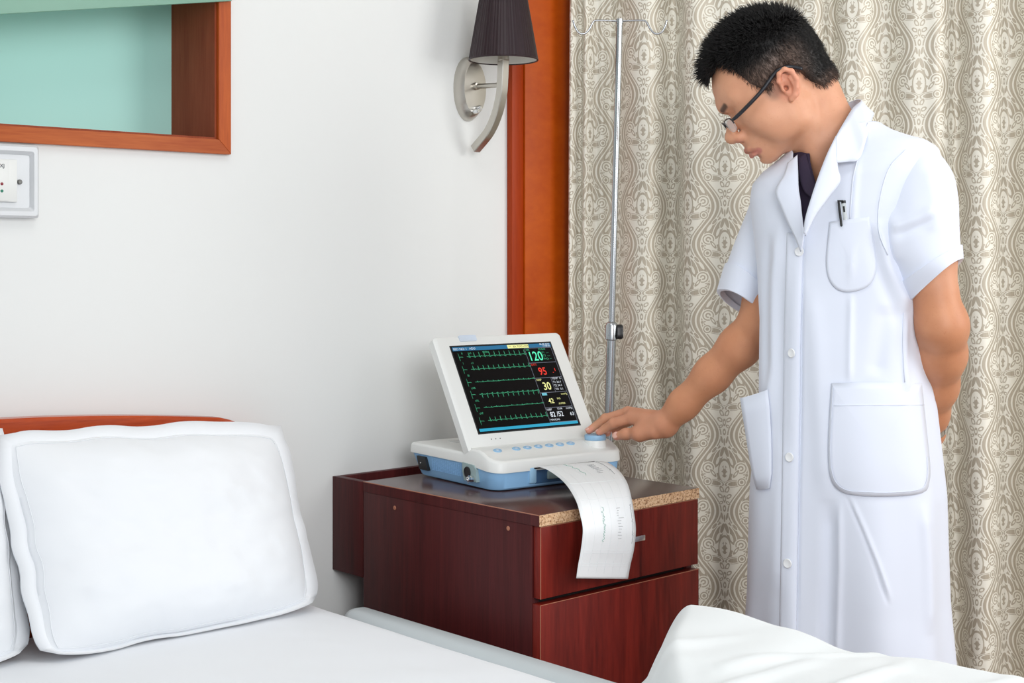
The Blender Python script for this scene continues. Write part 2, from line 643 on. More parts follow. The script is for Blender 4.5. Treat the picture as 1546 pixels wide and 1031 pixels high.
# orange veneered pilaster between wall and curtain
t2 = obj('trim_2', box(2.182, 2.42, YW - 0.022, YW, 0.0, 2.72, 0.001), M_ORANGE, smooth=30)
tag(t2, 'orange cherry veneer pilaster from floor to ceiling beside the curtain', 'panel', kind='structure')
obj('edge_strip', box(2.146, 2.1815, YW - 0.018, YW, 0.0, 2.72, 0.002), M_ORANGE_D, t2, smooth=30)

# ================================================================== curtain
NW = 520
wpos = np.linspace(0, 1.75, NW)
ph = 2 * math.pi * (wpos / 0.150 + 0.28 * np.sin(wpos * 8.2 + .6) + 0.18 * np.sin(wpos * 19 + 2))
amp = 0.025 + 0.008 * np.sin(wpos * 6.1 + 1.0)
off = amp * np.sin(ph) + 0.006 * np.sin(2 * ph + 1.3) + 0.004 * np.sin(wpos * 71)
near = np.exp(-(wpos / 0.07) ** 2)
off = off * (1 - near) + near * 0.016 * np.sin(wpos * 190)
c0, c1 = at(862, 388, 3.235), at(1500, 388, 2.96)
dr = (c1 - c0).xy.normalized()
nr = Vector((dr.y, -dr.x))                              # towards the room
if nr.dot(Vector((-1, -1))) < 0:
    nr = -nr
arc = np.concatenate([[0], np.cumsum(np.hypot(np.diff(wpos), np.diff(off)))])
ZR = 60
zs = np.linspace(0.02, 2.62, ZR)
Pc = np.zeros((ZR, NW, 3))
for k, z in enumerate(zs):
    sway = 0.010 * np.sin(wpos * 5 + z * 1.2) * (2.62 - z) / 2.6 + 0.004 * np.sin(wpos * 17 - z * 2.1)
    flare = 1.05 + 0.12 * math.sin(z * 1.7 + 1)
    o_ = off * flare + sway
    w_ = wpos - 0.006 * math.sin(z * 1.6)
    Pc[k, :, 0] = c0.x + dr.x * w_ + nr.x * o_
    Pc[k, :, 1] = c0.y + dr.y * w_ + nr.y * o_
    Pc[k, :, 2] = z
me = grid_mesh(Pc)
uvl = me.uv_layers.new(name='cloth')
li = np.zeros(len(me.loops), np.int32)
me.loops.foreach_get('vertex_index', li)
uvs = np.stack([arc[li % NW] - 0.012, zs[li // NW]], -1)
uvl.data.foreach_set('uv', uvs.ravel().astype(np.float32))
cur = empty('curtain', (c0.x, c0.y, 0))
tag(cur, 'long beige damask curtain with brown scroll pattern hanging in soft folds', 'curtain')
co = obj('cloth', me, curtain_mat(), cur, smooth=True, world=True)
sol = co.modifiers.new('thickness', 'SOLIDIFY')
sol.thickness = 0.0015
e0 = c0 + Vector((dr.x, dr.y, 0)) * -0.05
e1 = c0 + Vector((dr.x, dr.y, 0)) * 1.85
bm = bmesh.new()
add_sweep(bm, [(e0.x, e0.y, 2.645), (e1.x, e1.y, 2.645)], 0.014, 12)
obj('curtain_rail', bm, M_STEEL, cur, smooth=40, world=True)
for k in range(14):
    q = c0 + Vector((dr.x, dr.y, 0)) * (0.04 + k * 0.127)
    bm = bmesh.new()
    bmesh.ops.create_uvsphere(bm, u_segments=10, v_segments=6, radius=0.019, matrix=Matrix.Translation((q.x, q.y, 2.63)))
    obj('rail_glider', bm, M_STEEL, cur, smooth=True, world=True)
for q in (e0 + (e1 - e0) * .1, e0 + (e1 - e0) * .9):
    bm = bmesh.new()
    add_sweep(bm, [(q.x, q.y, 2.645), (q.x, q.y, 2.72)], 0.01, 10)
    obj('rail_bracket', bm, M_STEEL, cur, smooth=40, world=True)

# ================================================================== wall outlet
OX0, OX1, OZ0, OZ1 = 0.80, 1.046, 1.2565, 1.380
wo = empty('wall_outlet', ((OX0 + OX1) / 2, YW, OZ0))
tag(wo, 'aluminium wall outlet box with white switch plate under the niche', 'outlet')
bm = bmesh.new()
rings = []
for inset, y in ((0, 0), (0, -.016), (.003, -.019), (.009, -.019), (.014, -.013), (.014, -.012)):
    rings.append([(x, YW + y, z) for x, z in rrect(OX0 + inset, OX1 - inset, OZ0 + inset * 1.2, OZ1 - inset * 1.2, 0.004, 3)])
add_loft(bm, rings)
obj('metal_box', bm, M_ALU, wo, smooth=30, world=True)
pl = obj('switch_plate', box(0.838, 1.0077, YW - .0185, YW - .012, 1.2825, 1.3545, .0015), M_WPL, wo, smooth=30, world=True)
ins = obj('switch_insert', box(0.846, 0.9928, YW - .0205, YW - .018, 1.284, 1.353, .0008), M_WPL, wo, smooth=30, world=True)
bm = bmesh.new()
add_lathe(bm, [(.0042, 0), (.0042, .003), (.003, .004)], 16)
bm.transform(Matrix.Translation((1.0135, YW - .012, 1.3170)) @ Matrix.Rotation(math.pi / 2, 4, 'X'))
sc_ = obj('screw', bm, mat('screw_steel', lin(110, 110, 108), .35, .9, noise=(200, .2)), wo, smooth=40, world=True)
for z, c, nm in ((1.3125, (140, 40, 55), 'red_indicator'), (1.3005, (40, 130, 105), 'green_indicator')):
    bm = bmesh.new()
    add_lathe(bm, [(.0026, 0), (.0024, .001), (.0012, .0018)], 14)
    bm.transform(Matrix.Translation((0.9800, YW - .0203, z)) @ Matrix.Rotation(math.pi / 2, 4, 'X'))
    obj(nm, bm, mat(nm, lin(*c), .3, noise=(300, .1)), wo, smooth=40, world=True)
tm = text_mesh('XJ', 0.0085, 'RIGHT', 0.0001)
tm.transform(Matrix.Translation((0.9845, YW - .0209, 1.3400)) @ Matrix.Rotation(math.pi / 2, 4, 'X'))
obj('plate_lettering', tm, mat('plate_ink', lin(80, 84, 90), .6, noise=(100, .05)), wo, world=True)

# ================================================================== wall lamp
LX, LZ = 2.028, 1.557
wl = empty('wall_lamp', (LX, YW, LZ))
tag(wl, 'steel wall lamp with dark pleated shade and curved stem beside the pilaster', 'lamp')
RL = Matrix.Translation((LX, YW, LZ)) @ Matrix.Rotation(math.pi / 2, 4, 'X')       # local z -> towards the room
bm = bmesh.new()
add_lathe(bm, [(.070, 0), (.070, .006), (.067, .012), (.058, .026), (.056, .0275), (.02, .0285)], 48, sx=0.56)
bm.transform(RL)
obj('backplate', bm, M_STEEL, wl, smooth=35, world=True)
bm = bmesh.new()
add_sweep(bm, [(LX, YW - .027, LZ + .004), (LX, YW - .036, LZ + .004), (LX, YW - .037, LZ + .003), (LX, YW - .104, LZ)], [.0085, .0085, .0055, .0055], 14)
obj('arm', bm, M_STEEL, wl, smooth=40, world=True)
SY = YW - 0.118
path = catmull([(LX, SY, LZ + .055), (LX, SY + .002, LZ + .02), (LX, SY + .006, LZ - .02), (LX, SY + .020, LZ - .06), (LX, SY + .046, LZ - .098), (LX, SY + .090, LZ - .132)], 7)
sq = [(-.85, -1), (.85, -1), (1, -.85), (1, .85), (.85, 1), (-.85, 1), (-1, .85), (-1, -.85)]
bm = bmesh.new()
add_sweep(bm, path, 0.0092, shape=sq)
obj('stem', bm, M_STEEL, wl, smooth=40, world=True)
bm = bmesh.new()
add_lathe(bm, [(.010, .05), (.0125, .052), (.0125, .078), (.016, .08), (.016, .12)], 20, centre=(LX, SY, LZ))
obj('bulb_socket', bm, M_STEEL, wl, smooth=40, world=True)
bm = bmesh.new()
add_lathe(bm, [(.006, .12), (.017, .135), (.022, .155), (.020, .17), (.008, .182)], 20, centre=(LX, SY, LZ))
obj('bulb', bm, mat('bulb_glass', lin(240, 238, 230), .2, noise=(20, .01)), wl, smooth=True, world=True)
for dz, dx in ((-.043, .004), (-.050, -.003)):
    bm = bmesh.new()
    add_sweep(bm, [(LX + dx, YW - .02, LZ + dz), (LX + dx, YW - .040, LZ + dz), (LX + dx, YW - .042, LZ + dz)], [.005, .005, .0035], 14)
    obj('switch_knob', bm, M_CHROME, wl, smooth=40, world=True)


def shade_ring(r, z, pleat, n=180):
    out = []
    for i in range(n):
        a = 2 * math.pi * i / n
        rr = r * (1 + pleat * math.sin(60 * a) + pleat * .5 * math.sin(23 * a + 1))
        out.append((LX + rr * math.cos(a), SY + rr * math.sin(a), LZ + z))
    return out


M_SHADE = mat('pleated_shade', lin(40, 23, 29), .36, spec=.35, noise=(90, .25))
M_SHADEIN = mat('shade_lining', lin(232, 232, 226), .6, noise=(30, .01))
Z0 = .052
bm = bmesh.new()
add_loft(bm, [shade_ring(.0735 - (.0735 - .040) * t, Z0 + .19 * t, .010 + .008 * t) for t in np.linspace(0, 1, 9)], False, False)
sh = obj('shade', bm, M_SHADE, wl, smooth=True, world=True)
bm = bmesh.new()
add_loft(bm, [list(reversed(shade_ring(.0712 - (.0712 - .038) * t, Z0 + .0005 + .189 * t, 0, 48))) for t in np.linspace(0, 1, 3)], False, False)
obj('lining', bm, M_SHADEIN, sh, smooth=True, world=True)
for zz, rr in ((Z0, .0732), (Z0 + .19, .0395)):
    bm = bmesh.new()
    pts = [(LX + rr * math.cos(a), SY + rr * math.sin(a), LZ + zz) for a in np.linspace(0, 2 * math.pi, 60)]
    add_sweep(bm, pts, .0018, 6, False)
    obj('rim', bm, M_SHADE, sh, smooth=True, world=True)
bm = bmesh.new()
for a in (0, 2.1, 4.2):
    add_sweep(bm, [(LX, SY, LZ + .10), (LX + .058 * math.cos(a), SY + .058 * math.sin(a), LZ + .13)], .0015, 6)
obj('spider', bm, M_STEEL, sh, smooth=True, world=True)

# ================================================================== wall ledge and bedside cabinet
CX0, CX1, CY0, CY1 = 1.669, 2.091, 1.733, 2.231
lg = empty('wall_ledge', ((CX0 + CX1) / 2, 2.28, .561))
tag(lg, 'dark mahogany trough fixed to the wall behind the bedside cabinet', 'ledge')
obj('end_panel', box(CX0, CX0 + .016, CY1 + .002, YW, .561, .7485, .0008), M_MAHOG, lg, smooth=30, world=True)
obj('end_panel', box(CX1 - .016, CX1, CY1 + .002, YW, .561, .7485, .0008), M_MAHOG, lg, smooth=30, world=True)
obj('back_board', box(CX0 + .0165, CX1 - .0165, YW - .016, YW, .561, .7485, .0008), M_MAHOG, lg, smooth=30, world=True)
obj('bottom_board', box(CX0 + .0165, CX1 - .0165, CY1 + .002, YW - .0165, .561, .577, .0008), M_MAHOG, lg, smooth=30, world=True)
obj('front_board', box(CX0 + .0165, CX1 - .0165, CY1 + .002, CY1 + .010, .5775, .70, .0008), M_MAHOG, lg, smooth=30, world=True)

cb = empty('bedside_cabinet', ((CX0 + CX1) / 2, (CY0 + CY1) / 2, 0))
tag(cb, 'dark mahogany bedside cabinet with drawer and raw chipboard top edge', 'cabinet')
tp = obj('top', box(CX0, CX1, CY0 + .001, CY1, .730, .750, .0006), M_MAHOG_T, cb, smooth=30, world=True)
obj('side_edging', box(CX0 - .0006, CX0 + .0002, CY0 + .001, CY1, .7303, .7485), M_MAHOG, tp, world=True)
obj('edge_banding', box(CX0 - .0009, CX0 + .0002, CY0, CY1, .7488, .7502), M_EDGEB, tp, world=True)
re_ = obj('raw_edge', box(CX0, CX1, CY0, CY0 + .0012, .7305, .7498), M_CHIP, cb, world=True)
re_['label'] = 'raw chipboard front edge'
for x0, x1 in ((CX0, CX0 + .016), (CX1 - .016, CX1)):
    sd = obj('side_panel', box(x0, x1, CY0 + .019, CY1, .10, .7298, .0006), M_MAHOG, cb, smooth=30, world=True)
    if x0 == CX0:
        for y, z in ((2.132, .711), (1.812, .717)):
            bm = bmesh.new()
            add_lathe(bm, [(.0042, 0), (.0038, .0008), (.002, .0011)], 14)
            bm.transform(Matrix.Translation((CX0, y, z)) @ Matrix.Rotation(-math.pi / 2, 4, 'Y'))
            obj('screw_cap', bm, M_EDGEB, sd, smooth=40, world=True)
obj('bottom_board', box(CX0 + .0165, CX1 - .0165, CY0 + .02, CY1 - .006, .10, .116), M_MAHOG, cb, world=True)
obj('back_board', box(CX0 + .0165, CX1 - .0165, CY1 - .0055, CY1, .1165, .7295), M_MAHOG, cb, world=True)
obj('middle_rail', box(CX0 + .0165, CX1 - .0165, CY0 + .024, CY1 - .006, .588, .606), M_DARK, cb, world=True)
dw = obj('drawer', box(CX0 + .003, CX1 - .003, CY0 + .0005, CY0 + .0185, .606, .7292, .0008), M_MAHOG_F, cb, smooth=30, world=True)
dr_ = obj('door', box(CX0 + .0005, CX1 - .003, CY0 - .0015, CY0 + .0185, .125, .5965, .0008), M_MAHOG_F, cb, smooth=30, world=True)
for par, z0, z1 in ((dw, .6062, .7290), (dr_, .1252, .5963)):
    bm = bmesh.new()
    xx = CX0 + .003 if par is dw else CX0 + .0005
    yy = CY0 + .0003 if par is dw else CY0 - .0017
    add_box(bm, xx - .0004, xx + .0006, yy, yy + .001, z0, z1)
    add_box(bm, xx - .0004, CX1 - .003, yy, yy + .001, z1 - .0004, z1 + .0006)
    obj('edge_banding', bm, M_EDGEB, par, world=True)
bm = bmesh.new()
HX = 1.882
add_box(bm, HX - .027, HX + .027, CY0 - .026, CY0 - .018, .679, .689, .0012)
add_box(bm, HX - .020, HX - .012, CY0 - .02, CY0 + .001, .681, .687)
add_box(bm, HX + .012, HX + .020, CY0 - .02, CY0 + .001, .681, .687)
obj('handle', bm, M_CHROME, dw, smooth=30, world=True)
for x in (CX0 + .04, CX1 - .04):
    for y in (CY0 + .06, CY1 - .05):
        bm = bmesh.new()
        add_box(bm, x - .012, x + .012, y - .018, y + .018, .055, .1, .003)
        c_ = obj('castor', bm, M_BLACK, cb, smooth=30, world=True)
        bm = bmesh.new()
        add_lathe(bm, [(.027, -.007), (.030, -.005), (.030, .005), (.027, .007)], 20)
        bm.transform(Matrix.Translation((x, y, .030)) @ Matrix.Rotation(math.pi / 2, 4, 'Y'))
        obj('wheel', bm, M_BLACK, c_, smooth=40, world=True)

# ================================================================== drip stand
b0, b1 = at(919, 660, 2.955), at(935.5, 30, 2.955)
ax = (b1 - b0)
foot = b0 + ax * ((0.075 - b0.z) / ax.z)
iv = empty('drip_stand', (foot.x, foot.y, 0))
tag(iv, 'chrome infusion stand with wire hooks standing behind the cabinet', 'stand')


def ivp(z):
    return foot + ax * ((z - foot.z) / ax.z)


bm = bmesh.new()
add_sweep(bm, [ivp(.07), ivp(1.05)], .0098, 20)
obj('lower_tube', bm, M_STAND, iv, smooth=40, world=True)
bm = bmesh.new()
add_sweep(bm, [ivp(1.03), b1], .0066, 18)
obj('upper_tube', bm, M_STAND, iv, smooth=40, world=True)
bm = bmesh.new()
zc = ivp(1.02).z
add_sweep(bm, [ivp(1.016), ivp(1.018), ivp(1.046), ivp(1.052), ivp(1.055)], [.0105, .013, .013, .011, .007], 20)
cl = obj('clamp', bm, M_STAND, iv, smooth=40, world=True)
kn = ivp(1.033)
RT = Vector((SN, -CS, 0))                              # along the picture plane
FWV = Vector((CS, SN, 0))
bm = bmesh.new()
pts = []
for a in np.linspace(0, 2 * math.pi, 28, endpoint=False):
    r = .0145 * (1 + .16 * math.cos(3 * a + .5))
    pts.append((r * math.cos(a), r * math.sin(a)))
rings = []
for k, s_ in ((0.010, .85), (.012, 1), (.021, 1), (.024, .82)):
    rings.append([kn + RT * k + FWV * (a_ * s_) + Vector((0, 0, b_ * s_)) for a_, b_ in pts])
add_loft(bm, rings)
obj('clamp_knob', bm, M_BLACK, cl, smooth=40, world=True)
bm = bmesh.new()
for sgn in (1, -1):
    K = [(0, 0), (.02, .001), (.046, .001), (.055, -.002), (.064, -.018), (.074, -.027), (.086, -.025), (.094, -.012), (.098, .001)]
    pts = catmull([b1 + RT * (sgn * a_) + Vector((0, 0, b_ - .003)) + FWV * (-.01 * a_ / .098) for a_, b_ in K], 5)
    add_sweep(bm, pts, .0020, 8)
hk = obj('hook_bar', bm, M_STAND, iv, smooth=True, world=True)
bm = bmesh.new()
add_sweep(bm, [b1 - Vector((0, 0, .008)), b1 + Vector((0, 0, .002))], [.0075, .0072], 16)
obj('hook_ferrule', bm, M_STAND, iv, smooth=40, world=True)
bm = bmesh.new()
add_lathe(bm, [(.026, .035), (.028, .04), (.028, .07), (.016, .085)], 24, centre=(foot.x, foot.y, 0))
obj('hub', bm, M_BLACK, iv, smooth=40, world=True)
for k in range(5):
    a = math.radians(35 + 72 * k)
    e_ = Vector((foot.x + .17 * math.cos(a), foot.y + .17 * math.sin(a), .045))
    bm = bmesh.new()
    add_sweep(bm, [(foot.x, foot.y, .055), e_], [.011, .009], 10)
    lgm = obj('leg', bm, M_STAND, iv, smooth=40, world=True)
    bm = bmesh.new()
    bmesh.ops.create_uvsphere(bm, u_segments=14, v_segments=8, radius=.02, matrix=Matrix.Translation((e_.x, e_.y, .020)))
    obj('castor', bm, M_BLACK, lgm, smooth=True, world=True)

# ================================================================== bed
BX0, BX1, BY0, BY1 = 0.36, 1.582, 0.32, 2.275
bed = empty('hospital_bed', ((BX0 + BX1) / 2, (BY0 + BY1) / 2, 0))
tag(bed, 'bed with arched cherry wood headboard and grey side rail against the wall', 'bed')


def hb_top(x):
    t = (x - 0.93) / 0.57
    return 0.922 - 0.044 * abs(t) ** 1.7 - 0.35 * max(0, abs(t) - 0.80) ** 1.35


bm = bmesh.new()
xs = np.linspace(0.36, 1.50, 60)
f_ = [[(x, 2.285, .28) for x in xs], [(x, 2.285, hb_top(x) - .006) for x in xs], [(x, 2.291, hb_top(x)) for x in xs],
      [(x, 2.319, hb_top(x)) for x in xs], [(x, 2.325, hb_top(x) - .006) for x in xs], [(x, 2.325, .28) for x in xs]]
vr = [[bm.verts.new(p) for p in r] for r in f_]
for a, b in zip(vr, vr[1:] + vr[:1]):
    for i in range(len(xs) - 1):
        bm.faces.new((a[i], a[i + 1], b[i + 1], b[i]))
bm.faces.new([r[0] for r in vr])
bm.faces.new([r[-1] for r in reversed(vr)])
obj('headboard', bm, M_HEAD, bed, smooth=30, world=True)
obj('mattress', box(BX0 + .03, 1.508, BY0 + .02, 2.262, .40, .540, .025, 4), M_LINEN, bed, smooth=True, world=True)
obj('bed_base', box(BX0 + .02, 1.565, BY0, 2.278, .33, .396, .006), M_RAIL, bed, smooth=30, world=True)
for x0, x1 in ((1.520, BX1), (BX0 - .03, BX0 + .02)):
    bm = bmesh.new()
    rings = []
    for y, k in ((BY0, .55), (BY0 + .012, 1), (2.085, 1), (2.100, .9), (2.108, .55)):
        r = rrect(x0, x1, .430, .549, .026, 6)
        cx, cz = (x0 + x1) / 2, .51
        rings.append([(cx + (a - cx) * k, y, cz + (b - cz) * k) for a, b in r])
    add_loft(bm, rings)
    obj('side_rail', bm, M_RAIL, bed, smooth=50, world=True)
for x in (BX0 + .06, 1.53):
    for y in (BY0 + .08, 2.22):
        bm = bmesh.new()
        add_box(bm, x - .025, x + .025, y - .025, y + .025, 0, .332, .004)
        obj('leg', bm, M_RAIL, bed, smooth=30, world=True)

# sheet over the mattress
nx, ny = 170, 230
gx = np.linspace(BX0 + .012, 1.5185, nx)
gy = np.linspace(BY0, 2.276, ny)
X, Y = np.meshgrid(gx, gy)
edge = np.minimum(X - gx[0], gx[-1] - X)
Z = .5555 - .058 * np.exp(-(edge / .010) ** 1.2) - .006 * np.exp(-edge / .05)
Z += (.0022 * vnoise(X * 7, Y * 5, 3) + .0012 * vnoise(X * 22 + Y * 9, Y * 13, 4)) * smoothstep(0, .06, edge)
Z += .0022 * np.exp(-((X * .55 + Y - 2.02 - .05 * np.sin(X * 9)) / .010) ** 2) * smoothstep(.9, 1.0, X)
me = grid_mesh(np.stack([X, Y, Z], -1))
sh_ = obj('bed_sheet', me, M_LINEN, smooth=True)
tag(sh_, 'flat white sheet stretched over the mattress', 'sheet')


# ------------------------------------------------------------------ pillows
def pillow(name, x0, x1, yb, zb, yt, zt, thick, seed, label, rise=0.0):
    """a flanged pillow leaning from its bottom edge (yb, zb) to its top edge (yt, zt)"""
    root = empty(name, ((x0 + x1) / 2, yb, zb))
    n = 90
    p = np.linspace(-1, 1, n)
    q = np.linspace(-1, 1, n)
    Pq, Qq = np.meshgrid(p, q)
    up = np.array([0, yt - yb, zt - zb])
    ln = np.linalg.norm(up)
    up = up / ln
    nrm = np.array([0, -up[2], up[1]])                  # towards the room

    def pos(P, Q, side):
        # soft corners: the outline pulls in a little between the corners
        P, Q = P * (1 - .055 * np.abs(Q) ** 7), Q * (1 - .06 * np.abs(P) ** 7)
        ed = (1 - np.abs(np.clip(P * (1 + .047 * np.abs(Q) ** 7), -1, 1)) ** 3.6) * (1 - np.abs(Q) ** 3.6)
        t = np.clip(ed, 0, 1) ** 0.72
        th = thick * t * (1.25 if side > 0 else 0.55)
        wr = .0045 * vnoise(P * 3.1 + seed, Q * 2.7, seed) + .0025 * vnoise(P * 8 + Q * 3, Q * 7 - P * 2, seed + 1)
        wr = wr + .002 * np.sin(9 * (P + Q * .4) + seed) * (np.abs(Q) ** 4)
        sag = -.016 * (1 - Q) * .5 * 0
        xx = (x0 + x1) / 2 + P * (x1 - x0) / 2 * (1 - .030 * (1 - Q * Q) * 0)
        xx = xx - .022 * (1 - P) / 2 * (Q + 1) / 2 + .010 * (1 - P) / 2 * (1 - Q * Q) + .0025 * vnoise(Q * 5 + seed, P, seed + 5)
        vv = (Q + 1) / 2 * (ln + rise * (1 - P) / 2) + .003 * vnoise(P * 3.3 + 9, seed + Q, seed + 7) * (Q > -2)
        base = np.array([0, yb, zb])
        out = base + vv[..., None] * up + (side * th + side * wr * t)[..., None] * nrm
        out[..., 0] = xx
        return out
    bm_parts = []
    front = grid_mesh(pos(Pq, Qq, 1))
    back = grid_mesh(pos(Pq, Qq, -1)[:, ::-1])
    b = bmesh.new()
    b.from_mesh(front)
    b.from_mesh(back)
    bmesh.ops.remove_doubles(b, verts=b.verts, dist=.0004)
    bmesh.ops.recalc_face_normals(b, faces=b.faces)
    obj('pillowcase', b, M_LINEN, root, smooth=True, world=True)
    # the flange: a flat double hem round the edge
    m_ = 240
    s = np.linspace(0, 4, m_, endpoint=False)
    k = np.floor(s)
    f = (s - k) * 2 - 1
    bp = np.where(k == 0, f, np.where(k == 1, 1, np.where(k == 2, -f, -1)))
    bq = np.where(k == 0, -1, np.where(k == 1, f, np.where(k == 2, 1, -f)))
    inner = pos(bp * .985, bq * .985, 1) * .5 + pos(bp * .985, bq * .985, -1) * .5
    o2 = pos(bp, bq, 1)
    ctr = np.array([(x0 + x1) / 2, (yb + yt) / 2, (zb + zt) / 2])
    wob = (.001 * np.sin(s * 21 + seed) + .002 * vnoise(s * 9, s * 0 + .5, seed + 2))
    outd = np.stack([np.where(np.abs(bp) >= 1, bp, 0), np.zeros(m_), np.zeros(m_)], -1) + np.where(np.abs(bq) >= 1, bq, 0)[:, None] * up
    wid = .020 + .003 * np.sin(s * 5 + seed)
    low = (bq <= -1)[:, None]
    outd = np.where(low, np.array([0, -.96, -.02]), outd)      # the bottom hem lies forward on the sheet
    outer = o2 + outd * wid[:, None] + nrm * (wob * (~low[:, 0]))[:, None]
    outer[:, 2] = np.maximum(outer[:, 2], zb - .004)
    inn = o2 * .5 + inner * .5
    P3 = np.stack([inn + nrm * .002, outer + nrm * .0025, outer - nrm * .0025, inn - nrm * .002], 0)
    P3[..., 2] = np.maximum(P3[..., 2], .5572)
    me = grid_mesh(P3, closed_u=True)
    obj('flange', me, M_LINEN, root, smooth=True, world=True)
    # stitched seam line
    bm = bmesh.new()
    sm = pos(bp * .965, bq * .965, 1) + nrm * .0012
    add_sweep(bm, [tuple(v) for v in sm] + [tuple(sm[0])], .0007, 5, False)
    obj('seam', bm, M_LINEN, root, smooth=True, world=True)
    return tag(root, label, 'pillow')


pillow('pillow', 0.965, 1.466, 2.118, .5610, 2.225, .862, .056, 3, 'plump white pillow leaning on the headboard next to the cabinet', .034)
pillow('pillow', 0.42, 0.946, 2.160, .5610, 2.250, .896, .052, 11, 'white pillow leaning on the headboard, its edge overlapped by another pillow')

# ------------------------------------------------------------------ bunched duvet
nx, ny = 220, 240
gx = np.linspace(0.80, 1.600, nx)
gy = np.linspace(0.36, 1.46, ny)
X, Y = np.meshgrid(gx, gy)
yend = 1.405 - .84 * np.maximum(0, 1.53 - X) - .012 * np.sin(X * 17 + 1.0)
head = smoothstep(0, .115, yend - Y)
lift = smoothstep(.86, 1.30, X + .03 * np.sin(Y * 9)) ** 1.2
fall = smoothstep(1.597, 1.47, X)
h = .150 * head * lift * np.sqrt(fall + 1e-9)
h += .006 * head * lift * np.exp(-((Y - 1.20) / .08) ** 2)
h += -.004 * np.exp(-((Y - .99) / .04) ** 2) * lift + .010 * np.exp(-((Y - .80) / .10) ** 2) * lift * head
wrk = np.zeros_like(X)
for (xa, ya, xb_, yb_, w_, a_) in ((1.02, 1.02, 1.42, .98, .016, .010), (1.10, .86, 1.46, .90, .014, .008), (1.0, .94, 1.30, .80, .02, .010),
                                   (1.12, 1.20, 1.44, 1.10, .018, .007), (1.2, .74, 1.5, .78, .016, .009), (1.28, 1.04, 1.5, .95, .012, .007)):
    dx, dy = xb_ - xa, yb_ - ya
    t = np.clip(((X - xa) * dx + (Y - ya) * dy) / (dx * dx + dy * dy), 0, 1)
    d = np.hypot(X - xa - t * dx, Y - ya - t * dy - .012 * np.sin(t * 6))
    wrk += a_ * np.exp(-(d / w_) ** 2) * np.sin(np.pi * np.clip(t, .02, .98)) ** .6
h += wrk * head + (.006 * vnoise(X * 8, Y * 7, 21) + .003 * vnoise(X * 19, Y * 17, 22)) * head * lift
Z = .5605 + np.maximum(h, 0)
Z = np.where(X > 1.525, Z - .0 * X, Z)
rim = np.minimum(smoothstep(0, .02, X - gx[0]), smoothstep(0, .02, yend + .03 - Y))
bmz = np.stack([X, Y, Z], -1)
me = grid_mesh(bmz)
b = bmesh.new()
b.from_mesh(me)
dead = [v for v in b.verts if v.co.z < .5612 and v.co.y > 1.0]
bmesh.ops.delete(b, geom=dead, context='VERTS')
dv = obj('duvet', b, M_DUVET, smooth=True)
sol = dv.modifiers.new('thickness', 'SOLIDIFY')
sol.thickness = .004
sol.offset = 1
tag(dv, 'bunched white duvet heaped along the side of the bed', 'duvet')

# ================================================================== fetal monitor on the cabinet
MO = Vector((1.7636, 1.952, 0.7502))
mn = empty('patient_monitor', MO, -math.radians(6.7))
tag(mn, 'white and blue patient monitor with tilted screen on the bedside cabinet', 'monitor')
MW, MD = 0.322, 0.305


def outline(ins_f, ins_s, ins_b, r_f, r_b, n=8):
    """plan outline, front corners r_f, back corners r_b, anticlockwise"""
    x0, x1, y0, y1 = ins_s, MW - ins_s, ins_f, MD - ins_b
    pts = []
    for cx, cy, a0, r in ((x1 - r_b, y1 - r_b, 0, r_b), (x0 + r_b, y1 - r_b, 90, r_b), (x0 + r_f, y0 + r_f, 180, r_f), (x1 - r_f, y0 + r_f, 270, r_f)):
        for k in range(n + 1):
            a = math.radians(a0 + 90 * k / n)
            pts.append((cx + r * math.cos(a), cy + r * math.sin(a)))
    out = []
    for (ax_, ay), (bx, by) in zip(pts, pts[1:] + pts[:1]):      # extra points along the two straight sides
        out.append((ax_, ay))
        if abs(by - ay) > .05:
            out += [(ax_ + (bx - ax_) * k / 30, ay + (by - ay) * k / 30) for k in range(1, 30)]
    return out


def split_z(y):            # white/blue parting line
    return .034 + .010 * min(1, max(0, y) / .11)


bm = bmesh.new()
rings = [[(x, y, .002) for x, y in outline(.008, .008, .032, .026, .02)],
         [(x, y, .005) for x, y in outline(.005, .006, .028, .028, .02)],
         [(x, y, split_z(y)) for x, y in outline(.003, .003, .004, .030, .016)]]
add_loft(bm, rings)
obj('lower_case', bm, M_BLUE, mn, smooth=40)


def deck(x, y):
    z = .057 + .017 * float(smoothstep(.004, .062, y)) - .010 * float(smoothstep(.075, .11, y))
    return z


bm = bmesh.new()
o0 = outline(0, 0, 0, .030, .014)
rings = [[(x, y, split_z(y)) for x, y in outline(.003, .003, .004, .030, .016)],
         [(x, y, split_z(y) + .0005) for x, y in o0],
         [(x, y, deck(x, y) - .005) for x, y in outline(.001, .001, .001, .030, .014)],
         [(x, y, deck(x, y) - .0012) for x, y in outline(.0035, .0035, .0035, .029, .012)],
         [(x, y, deck(x, y)) for x, y in outline(.007, .007, .007, .027, .010)]]
vr = add_loft(bm, rings, cap1=False)
uc = obj('upper_case', bm, M_WPL, mn, smooth=40)
# deck surface as a grid clipped to the outline
ol = outline(.007, .007, .007, .027, .010)


def span(y):
    xs_ = []
    for (ax_, ay), (bx, by) in zip(ol, ol[1:] + ol[:1]):
        if (ay - y) * (by - y) <= 0 and ay != by:
            xs_.append(ax_ + (bx - ax_) * (y - ay) / (by - ay))
    return min(xs_), max(xs_)


